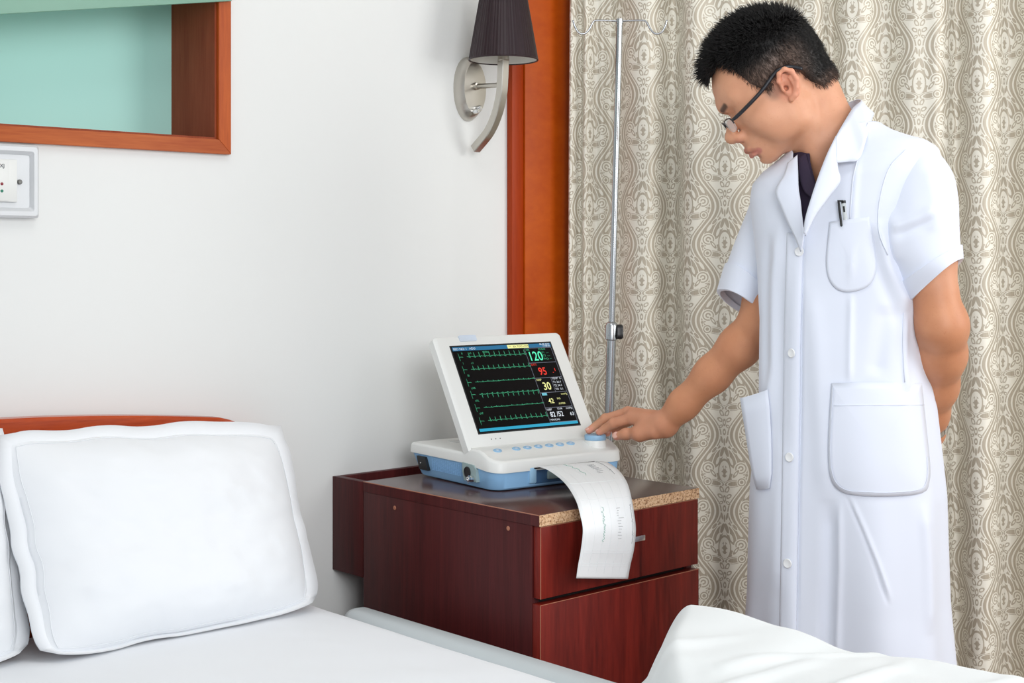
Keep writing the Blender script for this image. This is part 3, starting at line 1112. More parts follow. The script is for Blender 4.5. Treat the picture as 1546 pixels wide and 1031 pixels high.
ys = np.concatenate([[.00702, .008, .010, .013, .018, .024], np.linspace(.034, .12, 26), np.linspace(.13, MD - .0175, 8), [MD - .012, MD - .0085, MD - .00703]])
rows = []
for y in ys:
    a, b_ = span(y)
    rows.append([(a + (b_ - a) * k / 24, y, deck(0, y)) for k in range(25)])
obj('deck', grid_mesh(np.array(rows)), M_WPL, mn, smooth=True)
obj('rear_grille', box(.07, .15, .235, .262, .0635, .0648, .0004), mat('faint_grey_print', lin(206, 208, 208), .4, noise=(80, .03)), mn, smooth=30)
# raised knob pad on the right of the deck
bm = bmesh.new()
add_lathe(bm, [(.0222, .058), (.0222, .0730), (.0212, .0745), (.0, .0748)], 32, centre=(.275, .040, 0), cap=False)
obj('knob_collar', bm, M_WPL, mn, smooth=40)
bm = bmesh.new()
add_lathe(bm, [(.0205, .0746), (.0215, .0758), (.0215, .0830), (.0205, .0850), (.010, .0853), (.0, .0851)], 40, centre=(.275, .040, 0))
obj('knob', bm, M_BLUEK, mn, smooth=40)
for bx_ in (.0392, .0835, .1102, .1368, .1635, .190, .2168):
    bm = bmesh.new()
    add_lathe(bm, [(.0092, -.002), (.0092, .0012), (.0080, .0020), (.0040, .0014), (.0, .0013)], 24, sy=.72)
    bm.transform(Matrix.Translation((bx_, .046, deck(0, .046))) @ Matrix.Rotation(math.radians(16), 4, 'X'))
    kb = obj('key', bm, M_BLUEK, mn, smooth=40)
    bm = bmesh.new()
    add_lathe(bm, [(.0035, .0013), (.0030, .0022), (.0, .0024)], 14, sy=.72)
    bm.transform(Matrix.Translation((bx_, .046, deck(0, .046))) @ Matrix.Rotation(math.radians(16), 4, 'X'))
    obj('key_symbol', bm, M_BLUEL, kb, smooth=40)
# connectors on the left side
bm = bmesh.new()
for (y0, y1, z0, z1, dpt) in ((.232, .272, .014, .040, .004),):
    vs8 = []
    for x in (-.0015, .008):
        vs8 += [(x, y1 - .002, z1), (x, y0 + .006, z1), (x, y0 - .004, z0), (x, y1 - .012, z0)]
    vv = [bm.verts.new(p) for p in vs8]
    for f in ((0, 1, 2, 3), (7, 6, 5, 4), (0, 4, 5, 1), (1, 5, 6, 2), (2, 6, 7, 3), (3, 7, 4, 0)):
        bm.faces.new([vv[i] for i in f])
pi_ = obj('power_inlet', bm, M_BLACK, mn)
obj('inlet_pin', box(-.0025, .002, .252, .255, .026, .0285), M_CHROME, pi_)
bm = bmesh.new()
for x in (-.0025, .009):
    for p in ((x, .104, .046), (x, .066, .044), (x, .058, .036), (x, .056, .013), (x, .098, .012), (x, .104, .030)):
        bm.verts.new(p)
bm.verts.ensure_lookup_table()
V_ = list(bm.verts)
bm.faces.new(V_[:6])
bm.faces.new(list(reversed(V_[6:])))
for i in range(6):
    bm.faces.new((V_[i], V_[6 + i], V_[6 + (i + 1) % 6], V_[(i + 1) % 6]))
cp = obj('connector_panel', bm, M_GREYP, mn)
RX = Matrix.Rotation(-math.pi / 2, 4, 'Y')
bm = bmesh.new()
add_lathe(bm, [(.0105, 0), (.0108, .0015), (.0098, .0022), (.0094, .0012), (.0, .0010)], 28)
bm.transform(Matrix.Translation((-.0025, .086, .029)) @ RX)
obj('probe_socket', bm, M_BLACK, cp, smooth=40)
bm = bmesh.new()
add_lathe(bm, [(.0058, 0), (.0058, .006), (.0048, .007), (.0048, .013), (.0036, .0135), (.0034, .011), (.0, .011)], 20)
add_box(bm, -.0075, .0075, -.0012, .0012, .009, .0115)
bm.transform(Matrix.Translation((-.0025, .067, .019)) @ RX)
obj('signal_connector', bm, M_CHROME, cp, smooth=40)
# ribbed patch on the blue side
bm = bmesh.new()
for i in range(9):
    for j in range(16):
        y = .118 + j * .0066
        z = .0165 + i * .0028
        add_box(bm, .0045 - (z - .01) * .06, .0062, y, y + .0042, z, z + .0012)
obj('ribbing', bm, M_BLUE, mn)
# printer recess and slot at the front
obj('printer_door', box(.082, .098, -.0005, .02, .010, .040, .002), M_BLUEP, mn, smooth=30)
obj('printer_recess', box(.098, .236, .0030, .03, .008, .036, .001), mat('printer_dark_blue', lin(70, 108, 150), .5, noise=(50, .05)), mn, smooth=30)
obj('paper_roller', box(.125, .215, -.0010, .01, .014, .030, .003), M_GREYP, mn, smooth=30)
obj('paper_slot', box(.092, .240, -.0012, .01, .0368, .0395, .0004), M_DARK, mn, smooth=30)
for x, y in ((.04, .05), (.28, .05), (.04, .24), (.28, .24)):
    bm = bmesh.new()
    add_lathe(bm, [(.012, 0), (.012, .0025)], 16, centre=(x, y, 0))
    obj('rubber_foot', bm, M_BLACK, mn, smooth=40)

# ------------------------------------------------------------------ tilted lid with screen
TILT = math.radians(31.5)
LH, LT = .254, .026
LM = Matrix.Translation((0, .082, .064)) @ Matrix.Rotation(-TILT, 4, 'X')      # lid frame: x width, z up the lid, -y to the viewer
bm = bmesh.new()
rings = []
for y, ins in ((.0, .004), (.003, 0), (LT - .006, .0), (LT, .006)):
    rings.append([(a, y, b_) for a, b_ in rrect(.001 + ins, MW - .001 - ins, ins, LH - ins, .010, 5)])
add_loft(bm, [list(reversed(r)) for r in rings])
bm.transform(LM)
lid = obj('lid', bm, M_WPL, mn, smooth=40)
bm = bmesh.new()
rings = []
for y, ins in ((-.0012, .001), (-.0016, 0), (.004, 0)):
    rings.append([(a, y, b_) for a, b_ in rrect(.062 + ins, .104 - ins, LH - .0125 + ins, LH + .001 - ins, .003, 4)])
add_loft(bm, [list(reversed(r)) for r in rings])
bm.transform(LM)
obj('latch', bm, M_BLUEL, lid, smooth=40)
for k in range(3):
    bm = bmesh.new()
    bmesh.ops.create_uvsphere(bm, u_segments=8, v_segments=6, radius=.0011, matrix=LM @ Matrix.Translation((.060 + k * .0105, 0, .026)))
    obj('indicator', bm, M_DARK, lid, smooth=True)
bm = bmesh.new()
add_sweep(bm, [(.006, .086, .066), (MW - .006, .086, .066)], .0085, 16)
obj('hinge', bm, M_WPL, lid, smooth=40)

SX0, SX1, SZ0, SZ1 = .0365, .2855, .041, .230
SWD, SHT = SX1 - SX0, SZ1 - SZ0


def glow(name, c, s=0.85):
    return mat(name, lin(c[0] * .25, c[1] * .25, c[2] * .25), .3, emit=lin(*c), estr=s, noise=(50, .01))


G_BLUE = glow('screen_blue', (26, 112, 158))
G_CYAN = glow('screen_cyan', (36, 172, 210))
G_GREEN = glow('screen_green', (70, 190, 140), .8)
G_MINT = glow('screen_mint', (90, 245, 190), 1.0)
G_RED = glow('screen_red', (235, 50, 35), 1.0)
G_YEL = glow('screen_yellow', (240, 240, 160), 1.0)
G_WHITE = glow('screen_white', (225, 232, 240), 1.0)
G_GREY = glow('screen_grey', (120, 124, 140), .8)
M_SCREEN = mat('screen_glass', lin(9, 7, 8), .55, spec=.12, noise=(8, .1))
obj('screen_bezel', None or box(SX0 - .003, SX1 + .003, -.0002, .004, SZ0 - .003, SZ1 + .003), M_BLACK, lid)
bz = [o for o in lid.children if o.name.startswith('screen_bezel')][0]
bz.data.transform(LM)
scr_bm = box(SX0, SX1, -.0006, .003, SZ0, SZ1)
scr_bm.transform(LM)
scr = obj('screen', scr_bm, M_SCREEN, mn)


def sp_(sx, sy, lift=.0009):
    """screen point: sx from the left, sy from the top (0..1), lifted off the glass"""
    return LM @ Vector((SX0 + sx * SWD, -lift, SZ1 - sy * SHT))


def srect(name, x0, x1, y0, y1, m, lift=.0009):
    me = pydata([sp_(x0, y1, lift), sp_(x1, y1, lift), sp_(x1, y0, lift), sp_(x0, y0, lift)], [(0, 1, 2, 3)])
    return obj(name, me, m, scr)


def stext(name, s, sx, sy, size, m, align='LEFT', bold=0.0, squash=1.0, lift=.0011):
    tm_ = text_mesh(s, size, align, bold, squash)
    tm_.transform(LM @ Matrix.Translation((SX0 + sx * SWD, -lift, SZ1 - sy * SHT)) @ Matrix.Rotation(math.pi / 2, 4, 'X'))
    return obj(name, tm_, m, scr)


srect('status_bar', .004, .996, .006, .052, G_BLUE)
srect('footer_bar', .010, .990, .957, .990, G_CYAN)
srect('alarm_bar', .548, .765, .008, .050, G_YEL, .0010)
srect('mode_tag', .728, .778, .605, .635, glow('screen_tag', (130, 220, 235)), .0010)
bm = bmesh.new()


def seg(x0, y0, x1, y1, w, lift=.00095):
    a, b_ = sp_(x0, y0, lift), sp_(x1, y1, lift)
    t = (b_ - a).normalized()
    n = t.cross(LM.to_3x3() @ Vector((0, 1, 0))).normalized() * w / 2
    bm.faces.new([bm.verts.new(p) for p in (a - n, b_ - n, b_ + n, a + n)])


for y in (.058, .240, .425, .602, .782, .955):
    seg(.712, y, .990, y, .0011)
seg(.712, .058, .712, .955, .0009)
seg(.990, .058, .990, .955, .0009)
seg(.875, .425, .875, .602, .0009)
obj('grid_lines', bm, G_GREY, scr)
rows = [(.125, 1.0, 1), (.275, .8, 1), (.425, .25, 1), (.567, .9, -1), (.722, .22, 1), (.872, .8, 1)]
for r_i, (y, a, sg) in enumerate(rows):
    bm = bmesh.new()
    pts = [(.045, y - .045), (.0455, y + .045), (.046, y), (.075, y), (.082, y + .004)]
    # (calibration mark, then beats)
    x = .12
    k = 0
    while x < .695:
        b0_ = y + .002 * math.sin(k * 2.1)
        pts += [(x, b0_), (x + .010, b0_ - .004 * a * sg), (x + .016, b0_), (x + .021, b0_ + .008 * a * sg), (x + .024, b0_ - .052 * a * sg), (x + .028, b0_ + .014 * a * sg), (x + .032, b0_), (x + .042, b0_ - .005 * a * sg)]
        x += .0505
        k += 1
    pts.append((.706, y))
    for p, q in zip(pts, pts[1:]):
        if p[0] == .082 or q[0] == .12:
            continue
        seg(p[0], p[1], q[0], q[1], .0006 if abs(p[1] - q[1]) > .02 else .0008)
    obj('heart_trace', bm, G_GREEN, scr)
for s, x, y in (('II', .075, .082), ('x1', .150, .082), ('MON', .285, .078), ('I', .060, .200), ('x1', .140, .200), ('III', .065, .345), ('aVR', .062, .492), ('aVL', .060, .638), ('aVF', .060, .785)):
    stext('lead_label', s, x, y + .012, .0062, G_GREEN)
stext('status_text', 'BED NO: 1   ADU', .012, .042, .0070, G_WHITE)
stext('status_text', '08-08-2010', .985, .026, .0056, G_WHITE, 'RIGHT')
stext('status_text', '17:08:20', .985, .049, .0056, G_WHITE, 'RIGHT')
stext('alarm_text', '**   RR TOO LOW', .562, .041, .0064, M_BLACK)
stext('heart_rate_value', '120', .722, .212, .0300, G_MINT, bold=.0003, squash=.84)
stext('small_label', 'HR', .722, .090, .0065, G_GREEN)
stext('small_label', 'ECG/II', .852, .086, .0065, G_GREEN)
for k, s in enumerate(('ST1  -.--', 'ST2  -.--', 'PVCs ---')):
    stext('small_label', s, .866 + .004 * k, .130 + .038 * k, .0060, G_GREEN)
stext('oxygen_value', '95', .775, .388, .0240, G_RED, bold=.0003, squash=.86)
stext('small_label', 'SpO2', .722, .270, .0060, G_RED)
srect('pulse_bar', .945, .951, .315, .352, G_RED)
srect('pulse_bar', .918, .928, .362, .370, G_RED)
stext('respiration_value', '30', .765, .570, .0245, G_YEL, bold=.0003, squash=.84)
stext('small_label', 'RESP', .722, .458, .0062, G_YEL)
for k, s in enumerate(('TEMP  C', 'T1 36.4', 'T2 36.3', 'TD  0.1')):
    stext('small_label', s, .882, .452 + .043 * k, .0066, G_WHITE)
stext('small_label', 'CO2', .735, .630, .0055, G_BLUE, lift=.0013)
stext('carbon_dioxide_value', '42', .768, .732, .0155, G_YEL, bold=.0002, squash=.9)
stext('small_label', 'INS', .862, .692, .0060, G_YEL)
stext('small_label', 'AWRR', .862, .752, .0060, G_YEL)
stext('small_label', 'mmHg', .982, .640, .0058, G_YEL, 'RIGHT')
stext('small_label', 'NIBP', .720, .815, .0062, G_WHITE)
stext('small_label', '12:06', .825, .812, .0062, G_WHITE)
stext('small_label', 'mmHg', .982, .812, .0060, G_WHITE, 'RIGHT')
stext('pressure_value', '82 /52', .738, .890, .0155, G_WHITE, bold=.0002, squash=.84)
stext('pressure_value', '63', .982, .890, .0105, G_WHITE, 'RIGHT', bold=.0001)
stext('small_label', 'MANUAL', .722, .935, .0060, G_WHITE)

# ------------------------------------------------------------------ printed strip hanging over the cabinet edge
Lp = [at(811, 704, 2.668), at(826, 709, 2.635), at(845, 722, 2.570), at(858, 736, 2.500), at(870, 757, 2.440), at(876, 778, 2.410), at(880, 800, 2.397), at(877, 830, 2.400), at(873, 852, 2.404), at(870, 873, 2.408)]
Rp = [at(909, 696, 2.745), at(921, 700, 2.712), at(936, 712, 2.655), at(947, 729, 2.590), at(953, 750, 2.540), at(957, 772, 2.515), at(960, 800, 2.502), at(957, 830, 2.505), at(952, 852, 2.510), at(948, 874, 2.514)]
Lc, Rc = catmull(Lp, 6), catmull(Rp, 6)
rows = []
for i, (a, b_) in enumerate(zip(Lc, Rc)):
    t = i / (len(Lc) - 1)
    bow = .006 * math.sin(math.pi * min(1, t * 1.2))
    row = []
    for k in range(13):
        s = k / 12
        p = a.lerp(b_, s) + Vector((0, -bow * 4 * s * (1 - s), 0))
        row.append(tuple(p))
    rows.append(row)
PP = np.array(rows)
pap = empty('chart_paper', at(860, 860, 2.45))
tag(pap, 'white printed chart strip curling out of the monitor over the cabinet edge', 'paper')
po = obj('sheet', grid_mesh(PP), M_PAPER, pap, smooth=True, world=True)
sol = po.modifiers.new('thickness', 'SOLIDIFY')
sol.thickness = .00025
sol.offset = 0
e1_ = PP[1:-1, 1:-1]
gu = np.gradient(PP, axis=0)
gv = np.gradient(PP, axis=1)
PN = np.cross(gu, gv)
PN /= np.linalg.norm(PN, axis=2, keepdims=True) + 1e-9
tocam = -PP + np.array([0, 0, CAMZ])
PN *= np.sign((PN * tocam).sum(2, keepdims=True))


def pp(t, s):
    """paper point, t down the strip, s across it, just above the surface"""
    r, c = t * (PP.shape[0] - 1), s * 12
    i, j = min(int(r), PP.shape[0] - 2), min(int(c), 11)
    fr, fc = r - i, c - j
    f = lambda A: (A[i, j] * (1 - fr) + A[i + 1, j] * fr) * (1 - fc) + (A[i, j + 1] * (1 - fr) + A[i + 1, j + 1] * fr) * fc
    return Vector(f(PP) + f(PN) * .0007)


def pline(bm_, pts, w):
    for (t0, s0), (t1, s1) in zip(pts, pts[1:]):
        a, b_ = pp(t0, s0), pp(t1, s1)
        if (b_ - a).length < 1e-5:
            continue
        n = (b_ - a).normalized().cross((Vector((0, 0, CAMZ)) - a).normalized()).normalized() * w / 2
        bm_.faces.new([bm_.verts.new(p) for p in (a - n, b_ - n, b_ + n, a + n)])


rnd = random.Random(3)
bm = bmesh.new()
for t0, t1, s in ((.03, .22, .36), (.50, .73, .40)):
    pline(bm, [(t0 + (t1 - t0) * k / 46, s + (-.03 if t0 > .3 else .06 * k / 46) + .022 * rnd.uniform(-1, 1) * (1 if t0 > .3 else .5) + .03 * math.sin(k * .5) * .4) for k in range(47)], .0007)
obj('green_trace', bm, M_INKG, pap, world=True)
bm = bmesh.new()
for t0, t1, s in ((.02, .24, .87), (.50, .74, .93)):
    pline(bm, [(t0 + (t1 - t0) * k / 60, s + .018 * rnd.uniform(-1, 1) * (.5 + .5 * math.sin(k * .3))) for k in range(61)], .0007)
for t0, t1 in ((.10, .22), (.52, .73)):
    for k in range(12):
        t = t0 + (t1 - t0) * k / 12
        s0 = .62 + .03 * rnd.random()
        pline(bm, [(t, s0), (t, s0 + rnd.uniform(.03, .12))], .0006)
obj('black_trace', bm, M_INKB, pap, world=True)
bm = bmesh.new()
for k in range(7):
    pline(bm, [(q / 24, .05 + k * .15) for q in range(1, 24)], .0004)
for t in (.30, .44, .78, .80, .88, .90):
    pline(bm, [(t, .06 + q * .11) for q in range(9)], .0005)
obj('grid_print', bm, M_INKL, pap, world=True)

# ================================================================== the person
M_COAT = mat('white_coat_cotton', lin(223, 229, 243), .8, noise=(9, .012), bump=(1100, .06, .001), sheen=.25)
M_SHIRT = mat('dark_purple_shirt', lin(46, 34, 58), .8, noise=(30, .2))
M_HAIR = mat('black_hair', lin(24, 21, 21), .5, spec=.45, noise=(60, .25))
M_TROU = mat('charcoal_trousers', lin(44, 46, 54), .8, noise=(40, .1))
M_SHOE = mat('black_leather', lin(26, 24, 24), .35, noise=(40, .1))
M_NAIL = mat('finger_nail', lin(226, 176, 160), .3, noise=(90, .03))
M_BUTTON = mat('white_button', lin(236, 238, 240), .3, noise=(90, .02))


def skin_mat():
    m = bpy.data.materials.new('skin')
    m.use_nodes = True
    nt = m.node_tree
    p = nt.nodes['Principled BSDF']
    L = nt.links.new
    at_ = nt.nodes.new('ShaderNodeAttribute')
    at_.attribute_name = 'tint'
    tc = nt.nodes.new('ShaderNodeTexCoord')
    nz = nt.nodes.new('ShaderNodeTexNoise')
    nz.inputs['Scale'].default_value = 26
    nz.inputs['Detail'].default_value = 5
    cr = nt.nodes.new('ShaderNodeValToRGB')
    cr.color_ramp.elements[0].position = .3
    cr.color_ramp.elements[0].color = (.93, .88, .86, 1)
    cr.color_ramp.elements[1].position = .7
    cr.color_ramp.elements[1].color = (1.04, 1.04, 1.04, 1)
    n2 = nt.nodes.new('ShaderNodeTexNoise')
    n2.inputs['Scale'].default_value = 260
    n2.inputs['Detail'].default_value = 2
    c2 = nt.nodes.new('ShaderNodeValToRGB')
    c2.color_ramp.elements[0].position = .26
    c2.color_ramp.elements[0].color = (.80, .62, .58, 1)
    c2.color_ramp.elements[1].position = .36
    c2.color_ramp.elements[1].color = (1, 1, 1, 1)
    mx = nt.nodes.new('ShaderNodeMix')
    mx.data_type = 'RGBA'
    mx.blend_type = 'MULTIPLY'
    mx.inputs['Factor'].default_value = 1
    mx2 = nt.nodes.new('ShaderNodeMix')
    mx2.data_type = 'RGBA'
    mx2.blend_type = 'MULTIPLY'
    mx2.inputs['Factor'].default_value = .28
    L(tc.outputs['Object'], nz.inputs['Vector'])
    L(tc.outputs['Object'], n2.inputs['Vector'])
    L(nz.outputs['Fac'], cr.inputs['Fac'])
    L(n2.outputs['Fac'], c2.inputs['Fac'])
    L(at_.outputs['Color'], mx.inputs['A'])
    L(cr.outputs['Color'], mx.inputs['B'])
    L(mx.outputs['Result'], mx2.inputs['A'])
    L(c2.outputs['Color'], mx2.inputs['B'])
    L(mx2.outputs['Result'], p.inputs['Base Color'])
    p.inputs['Roughness'].default_value = .48
    p.inputs['Specular IOR Level'].default_value = .4
    p.inputs['Subsurface Weight'].default_value = .12
    p.inputs['Subsurface Radius'].default_value = (.010, .004, .002)
    p.inputs['Subsurface Scale'].default_value = .5
    bp = nt.nodes.new('ShaderNodeBump')
    bp.inputs['Strength'].default_value = .12
    bp.inputs['Distance'].default_value = .001
    L(n2.outputs['Fac'], bp.inputs['Height'])
    L(bp.outputs['Normal'], p.inputs['Normal'])
    return m


MX, MDEP = .590, 2.50
base = at(PU, PV, MDEP) + Vector((SN, -CS, 0)) * MX
person = empty('person', (base.x, base.y, 0), -(math.pi / 2 - YAW))
tag(person, 'person in a short sleeved white coat and glasses pressing the monitor knob', 'person')
# person frame: x to the right of the picture plane, y away from it, z up


def pl_(u, v, d):
    return np.array([(u - PU) / FPX * d - MX, d - MDEP, CAMZ + (PV - v) / FPX * d])


def proj(P):
    """person-frame points -> photo pixels"""
    d = P[..., 1] + MDEP
    return PU + (P[..., 0] + MX) / d * FPX, PV - (P[..., 2] - CAMZ) / d * FPX


# ------------------------------------------------------------------ implicit-surface engine
class Vol:
    def __init__(s, lo, hi, h):
        s.lo, s.h = np.array(lo, np.float32), h
        s.n = np.ceil((np.array(hi) - s.lo) / h).astype(int) + 1
        s.A = np.full(s.n, 1.0, np.float32)

    def _block(s, lo, hi):
        a = np.clip(np.floor((np.array(lo) - s.lo) / s.h).astype(int), 0, s.n)
        b = np.clip(np.ceil((np.array(hi) - s.lo) / s.h).astype(int) + 1, 0, s.n)
        g = [s.lo[i] + s.h * np.arange(a[i], b[i], dtype=np.float32) for i in range(3)]
        X, Y, Z = np.meshgrid(*g, indexing='ij', sparse=True)
        return (slice(a[0], b[0]), slice(a[1], b[1]), slice(a[2], b[2])), X, Y, Z

    def add(s, fn, lo, hi, k=.004, sub=False):
        m = k + 3 * s.h
        sl, X, Y, Z = s._block(np.array(lo) - m, np.array(hi) + m)
        d = np.asarray(fn(X, Y, Z), np.float32)
        a = s.A[sl]
        if d.size == 0:
            return
        if sub:
            hh = np.maximum(k - np.abs(a + d), 0) / k
            s.A[sl] = np.maximum(a, -d) + hh * hh * k * .25
        else:
            hh = np.maximum(k - np.abs(a - d), 0) / k
            s.A[sl] = np.minimum(a, d) - hh * hh * k * .25

    def cone(s, a, b, r1, r2, k=.004, sub=False):
        a, b = np.array(a, float), np.array(b, float)
        ba = b - a
        q = max(float(ba @ ba), 1e-12)
        R = max(r1, r2)

        def fn(X, Y, Z):
            x, y, z = X - a[0], Y - a[1], Z - a[2]
            t = np.clip((x * ba[0] + y * ba[1] + z * ba[2]) / q, 0, 1)
            return np.sqrt((x - t * ba[0]) ** 2 + (y - t * ba[1]) ** 2 + (z - t * ba[2]) ** 2) - (r1 + (r2 - r1) * t)
        s.add(fn, np.minimum(a, b) - R, np.maximum(a, b) + R, k, sub)

    def chain(s, pts, rad, k=.003):
        for i in range(len(pts) - 1):
            s.cone(pts[i], pts[i + 1], rad[i], rad[i + 1], k)

    def ell(s, c, r, k=.01, B=None, sub=False):
        """ellipsoid; B: 3x3 rows are the local axes"""
        c, r = np.array(c, float), np.array(r, float)
        B = np.eye(3) if B is None else np.array(B)
        R = float(r.max())

        def fn(X, Y, Z):
            x, y, z = X - c[0], Y - c[1], Z - c[2]
            q = [(x * B[i, 0] + y * B[i, 1] + z * B[i, 2]) for i in range(3)]
            k0 = np.sqrt(sum((q[i] / r[i]) ** 2 for i in range(3)))
            k1 = np.sqrt(sum((q[i] / r[i] ** 2) ** 2 for i in range(3)))
            return k0 * (k0 - 1) / np.maximum(k1, 1e-6)
        s.add(fn, c - R, c + R, k, sub)

    def mesh(s, smooth=2):
        A, ins = s.A, s.A < 0
        c8 = [(i, j, k) for i in (0, 1) for j in (0, 1) for k in (0, 1)]
        n = [d - 1 for d in A.shape]
        cnt = np.zeros(n, np.int8)
        for i, j, k in c8:
            cnt += ins[i:i + n[0], j:j + n[1], k:k + n[2]]
        mask = (cnt > 0) & (cnt < 8)
        idx = np.argwhere(mask)
        pos = np.zeros((len(idx), 3))
        num = np.zeros(len(idx))
        for a in c8:
            for ax_ in range(3):
                if a[ax_] == 0:
                    b = list(a)
                    b[ax_] = 1
                    va = A[idx[:, 0] + a[0], idx[:, 1] + a[1], idx[:, 2] + a[2]]
                    vb = A[idx[:, 0] + b[0], idx[:, 1] + b[1], idx[:, 2] + b[2]]
                    cr = (va < 0) != (vb < 0)
                    t = np.where(cr, va / np.where(cr, va - vb, 1), 0)
                    w = np.array(a, float)[None] + t[:, None] * (np.array(b) - np.array(a))[None]
                    pos += np.where(cr[:, None], w, 0)
                    num += cr
        V = s.lo + s.h * (idx + pos / num[:, None])
        vid = np.full(n, -1, np.int32)
        vid[mask] = np.arange(len(idx))
        F = []
        for ax_ in range(3):
            o1, o2 = [q for q in range(3) if q != ax_]
            sl0, sl1 = [slice(None)] * 3, [slice(None)] * 3
            sl0[ax_], sl1[ax_] = slice(0, -1), slice(1, None)
            a_in, b_in = ins[tuple(sl0)], ins[tuple(sl1)]
            e = np.argwhere(a_in != b_in)
            e = e[(e[:, o1] > 0) & (e[:, o2] > 0) & (e[:, o1] < n[o1]) & (e[:, o2] < n[o2])]
            fl = a_in[e[:, 0], e[:, 1], e[:, 2]]
            qs = []
            for d1, d2 in ((-1, -1), (0, -1), (0, 0), (-1, 0)):
                c = e.copy()
                c[:, o1] += d1
                c[:, o2] += d2
                qs.append(vid[c[:, 0], c[:, 1], c[:, 2]])
            q = np.stack(qs, 1)
            flip = fl if ax_ != 1 else ~fl
            q = np.where(flip[:, None], q, q[:, ::-1])
            F.append(q)
        F = np.concatenate(F)
        ok = (F >= 0).all(1)
        F = F[ok]
        for it in range(smooth):
            for lam in (.5, -.52):
                acc = np.zeros_like(V)
                deg = np.zeros(len(V))
                for a, b in ((0, 1), (1, 2), (2, 3), (3, 0)):
                    for c in range(3):
                        acc[:, c] += np.bincount(F[:, a], V[F[:, b], c], len(V)) + np.bincount(F[:, b], V[F[:, a], c], len(V))
                    deg += np.bincount(F[:, a], minlength=len(V)) + np.bincount(F[:, b], minlength=len(V))
                V = V + lam * (acc / np.maximum(deg, 1)[:, None] - V)
        return V, F


# ------------------------------------------------------------------ head frame
HP = math.radians(36.0)
HO = np.array([-.118, 0.0, 1.484])
hy = math.radians(3.0)                                   # turned a hair away from the picture
hf = np.array([-math.cos(HP) * math.cos(hy), math.cos(HP) * math.sin(hy), -math.sin(HP)])
hl = np.array([-math.sin(hy), -math.cos(hy), 0.0])
hu = np.cross(hf, hl)
HB = np.array([hf, hl, hu])


def hp(f, l, u):
    return HO + hf * f + hl * l + hu * u


def to_head(P):
    q = P - HO
    return q @ hf, q @ hl, q @ hu


V_ = Vol((-.50, -.26, .80), (.27, .42, 1.64), .0021)
# skull, face mass, jaw
V_.ell(hp(-.006, 0, .042), (.095, .075, .084), .01, HB)
V_.ell(hp(.040, 0, .040), (.058, .062, .060), .02, HB)
V_.ell(hp(.036, 0, -.018), (.058, .058, .076), .03, HB)
for s_ in (1, -1):
    V_.cone(hp(.070, s_ * .016, -.077), hp(.010, s_ * .046, -.056), .015, .015, .022)
    V_.cone(hp(.010, s_ * .046, -.058), hp(-.004, s_ * .060, -.010), .015, .013, .022)
    V_.ell(hp(.058, s_ * .042, -.018), (.026, .021, .024), .02, HB)           # cheek
    V_.ell(hp(.035, s_ * .050, -.040), (.034, .018, .034), .025, HB)
    V_.cone(hp(.0885, s_ * .006, .034), hp(.074, s_ * .042, .036), .0125, .010, .016)   # brow ridge
    V_.ell(hp(.099, s_ * .031, .010), (.013, .016, .0115), .012, HB, True)       # socket
    V_.ell(hp(.0745, s_ * .032, .011), (.0140, .0150, .0125), .004, HB)         # lowered eyelid
    V_.ell(hp(.1045, s_ * .0128, -.0260), (.0100, .0072, .0078), .010, HB)        # nostril wing
V_.ell(hp(.083, 0, -.054), (.024, .027, .024), .016, HB)                        # muzzle
V_.ell(hp(.0825, 0, -.0800), (.0160, .020, .0150), .014, HB)                     # chin
V_.cone(hp(.0905, 0, .020), hp(.1145, 0, -.0165), .0070, .0092, .008)            # bridge
V_.ell(hp(.1150, 0, -.0185), (.0110, .0120, .0100), .010, HB)                   # tip
V_.cone(hp(.104, 0, -.032), hp(.097, 0, -.046), .0045, .005, .008)              # columella, philtrum
# lips
for s_ in (1, -1):
    V_.chain([hp(.1065, 0, -.0530), hp(.1035, s_ * .010, -.0536), hp(.0905, s_ * .0225, -.0635)], [.0056, .0052, .0026], .003)
    V_.chain([hp(.1035, 0, -.0660), hp(.1005, s_ * .010, -.0652), hp(.0900, s_ * .0215, -.0645)], [.0064, .0056, .0026], .003)
    V_.cone(hp(.1130, s_ * .004, -.0594), hp(.0960, s_ * .0225, -.0642), .0018, .0016, .002, True)
    V_.ell(hp(.1060, s_ * .0068, -.0335), (.0046, .0034, .0036), .002, HB, True)  # nostril
V_.ell(hp(.1005, 0, -.0740), (.0075, .016, .0042), .008, HB, True)               # crease under the lip
V_.ell(hp(.0980, 0, .0185), (.0075, .010, .008), .010, HB, True)                # nasion

# ears, leaning back a little
ea = math.radians(-15)


def ep(f, l, u, s_):
    f0, u0 = -.0040, -.0042
    df, du = (f - f0) * .84, u * .84
    return hp(f0 + df * math.cos(ea) + du * math.sin(ea) * 1.0, s_ * l, u0 - df * math.sin(ea) + du * math.cos(ea))


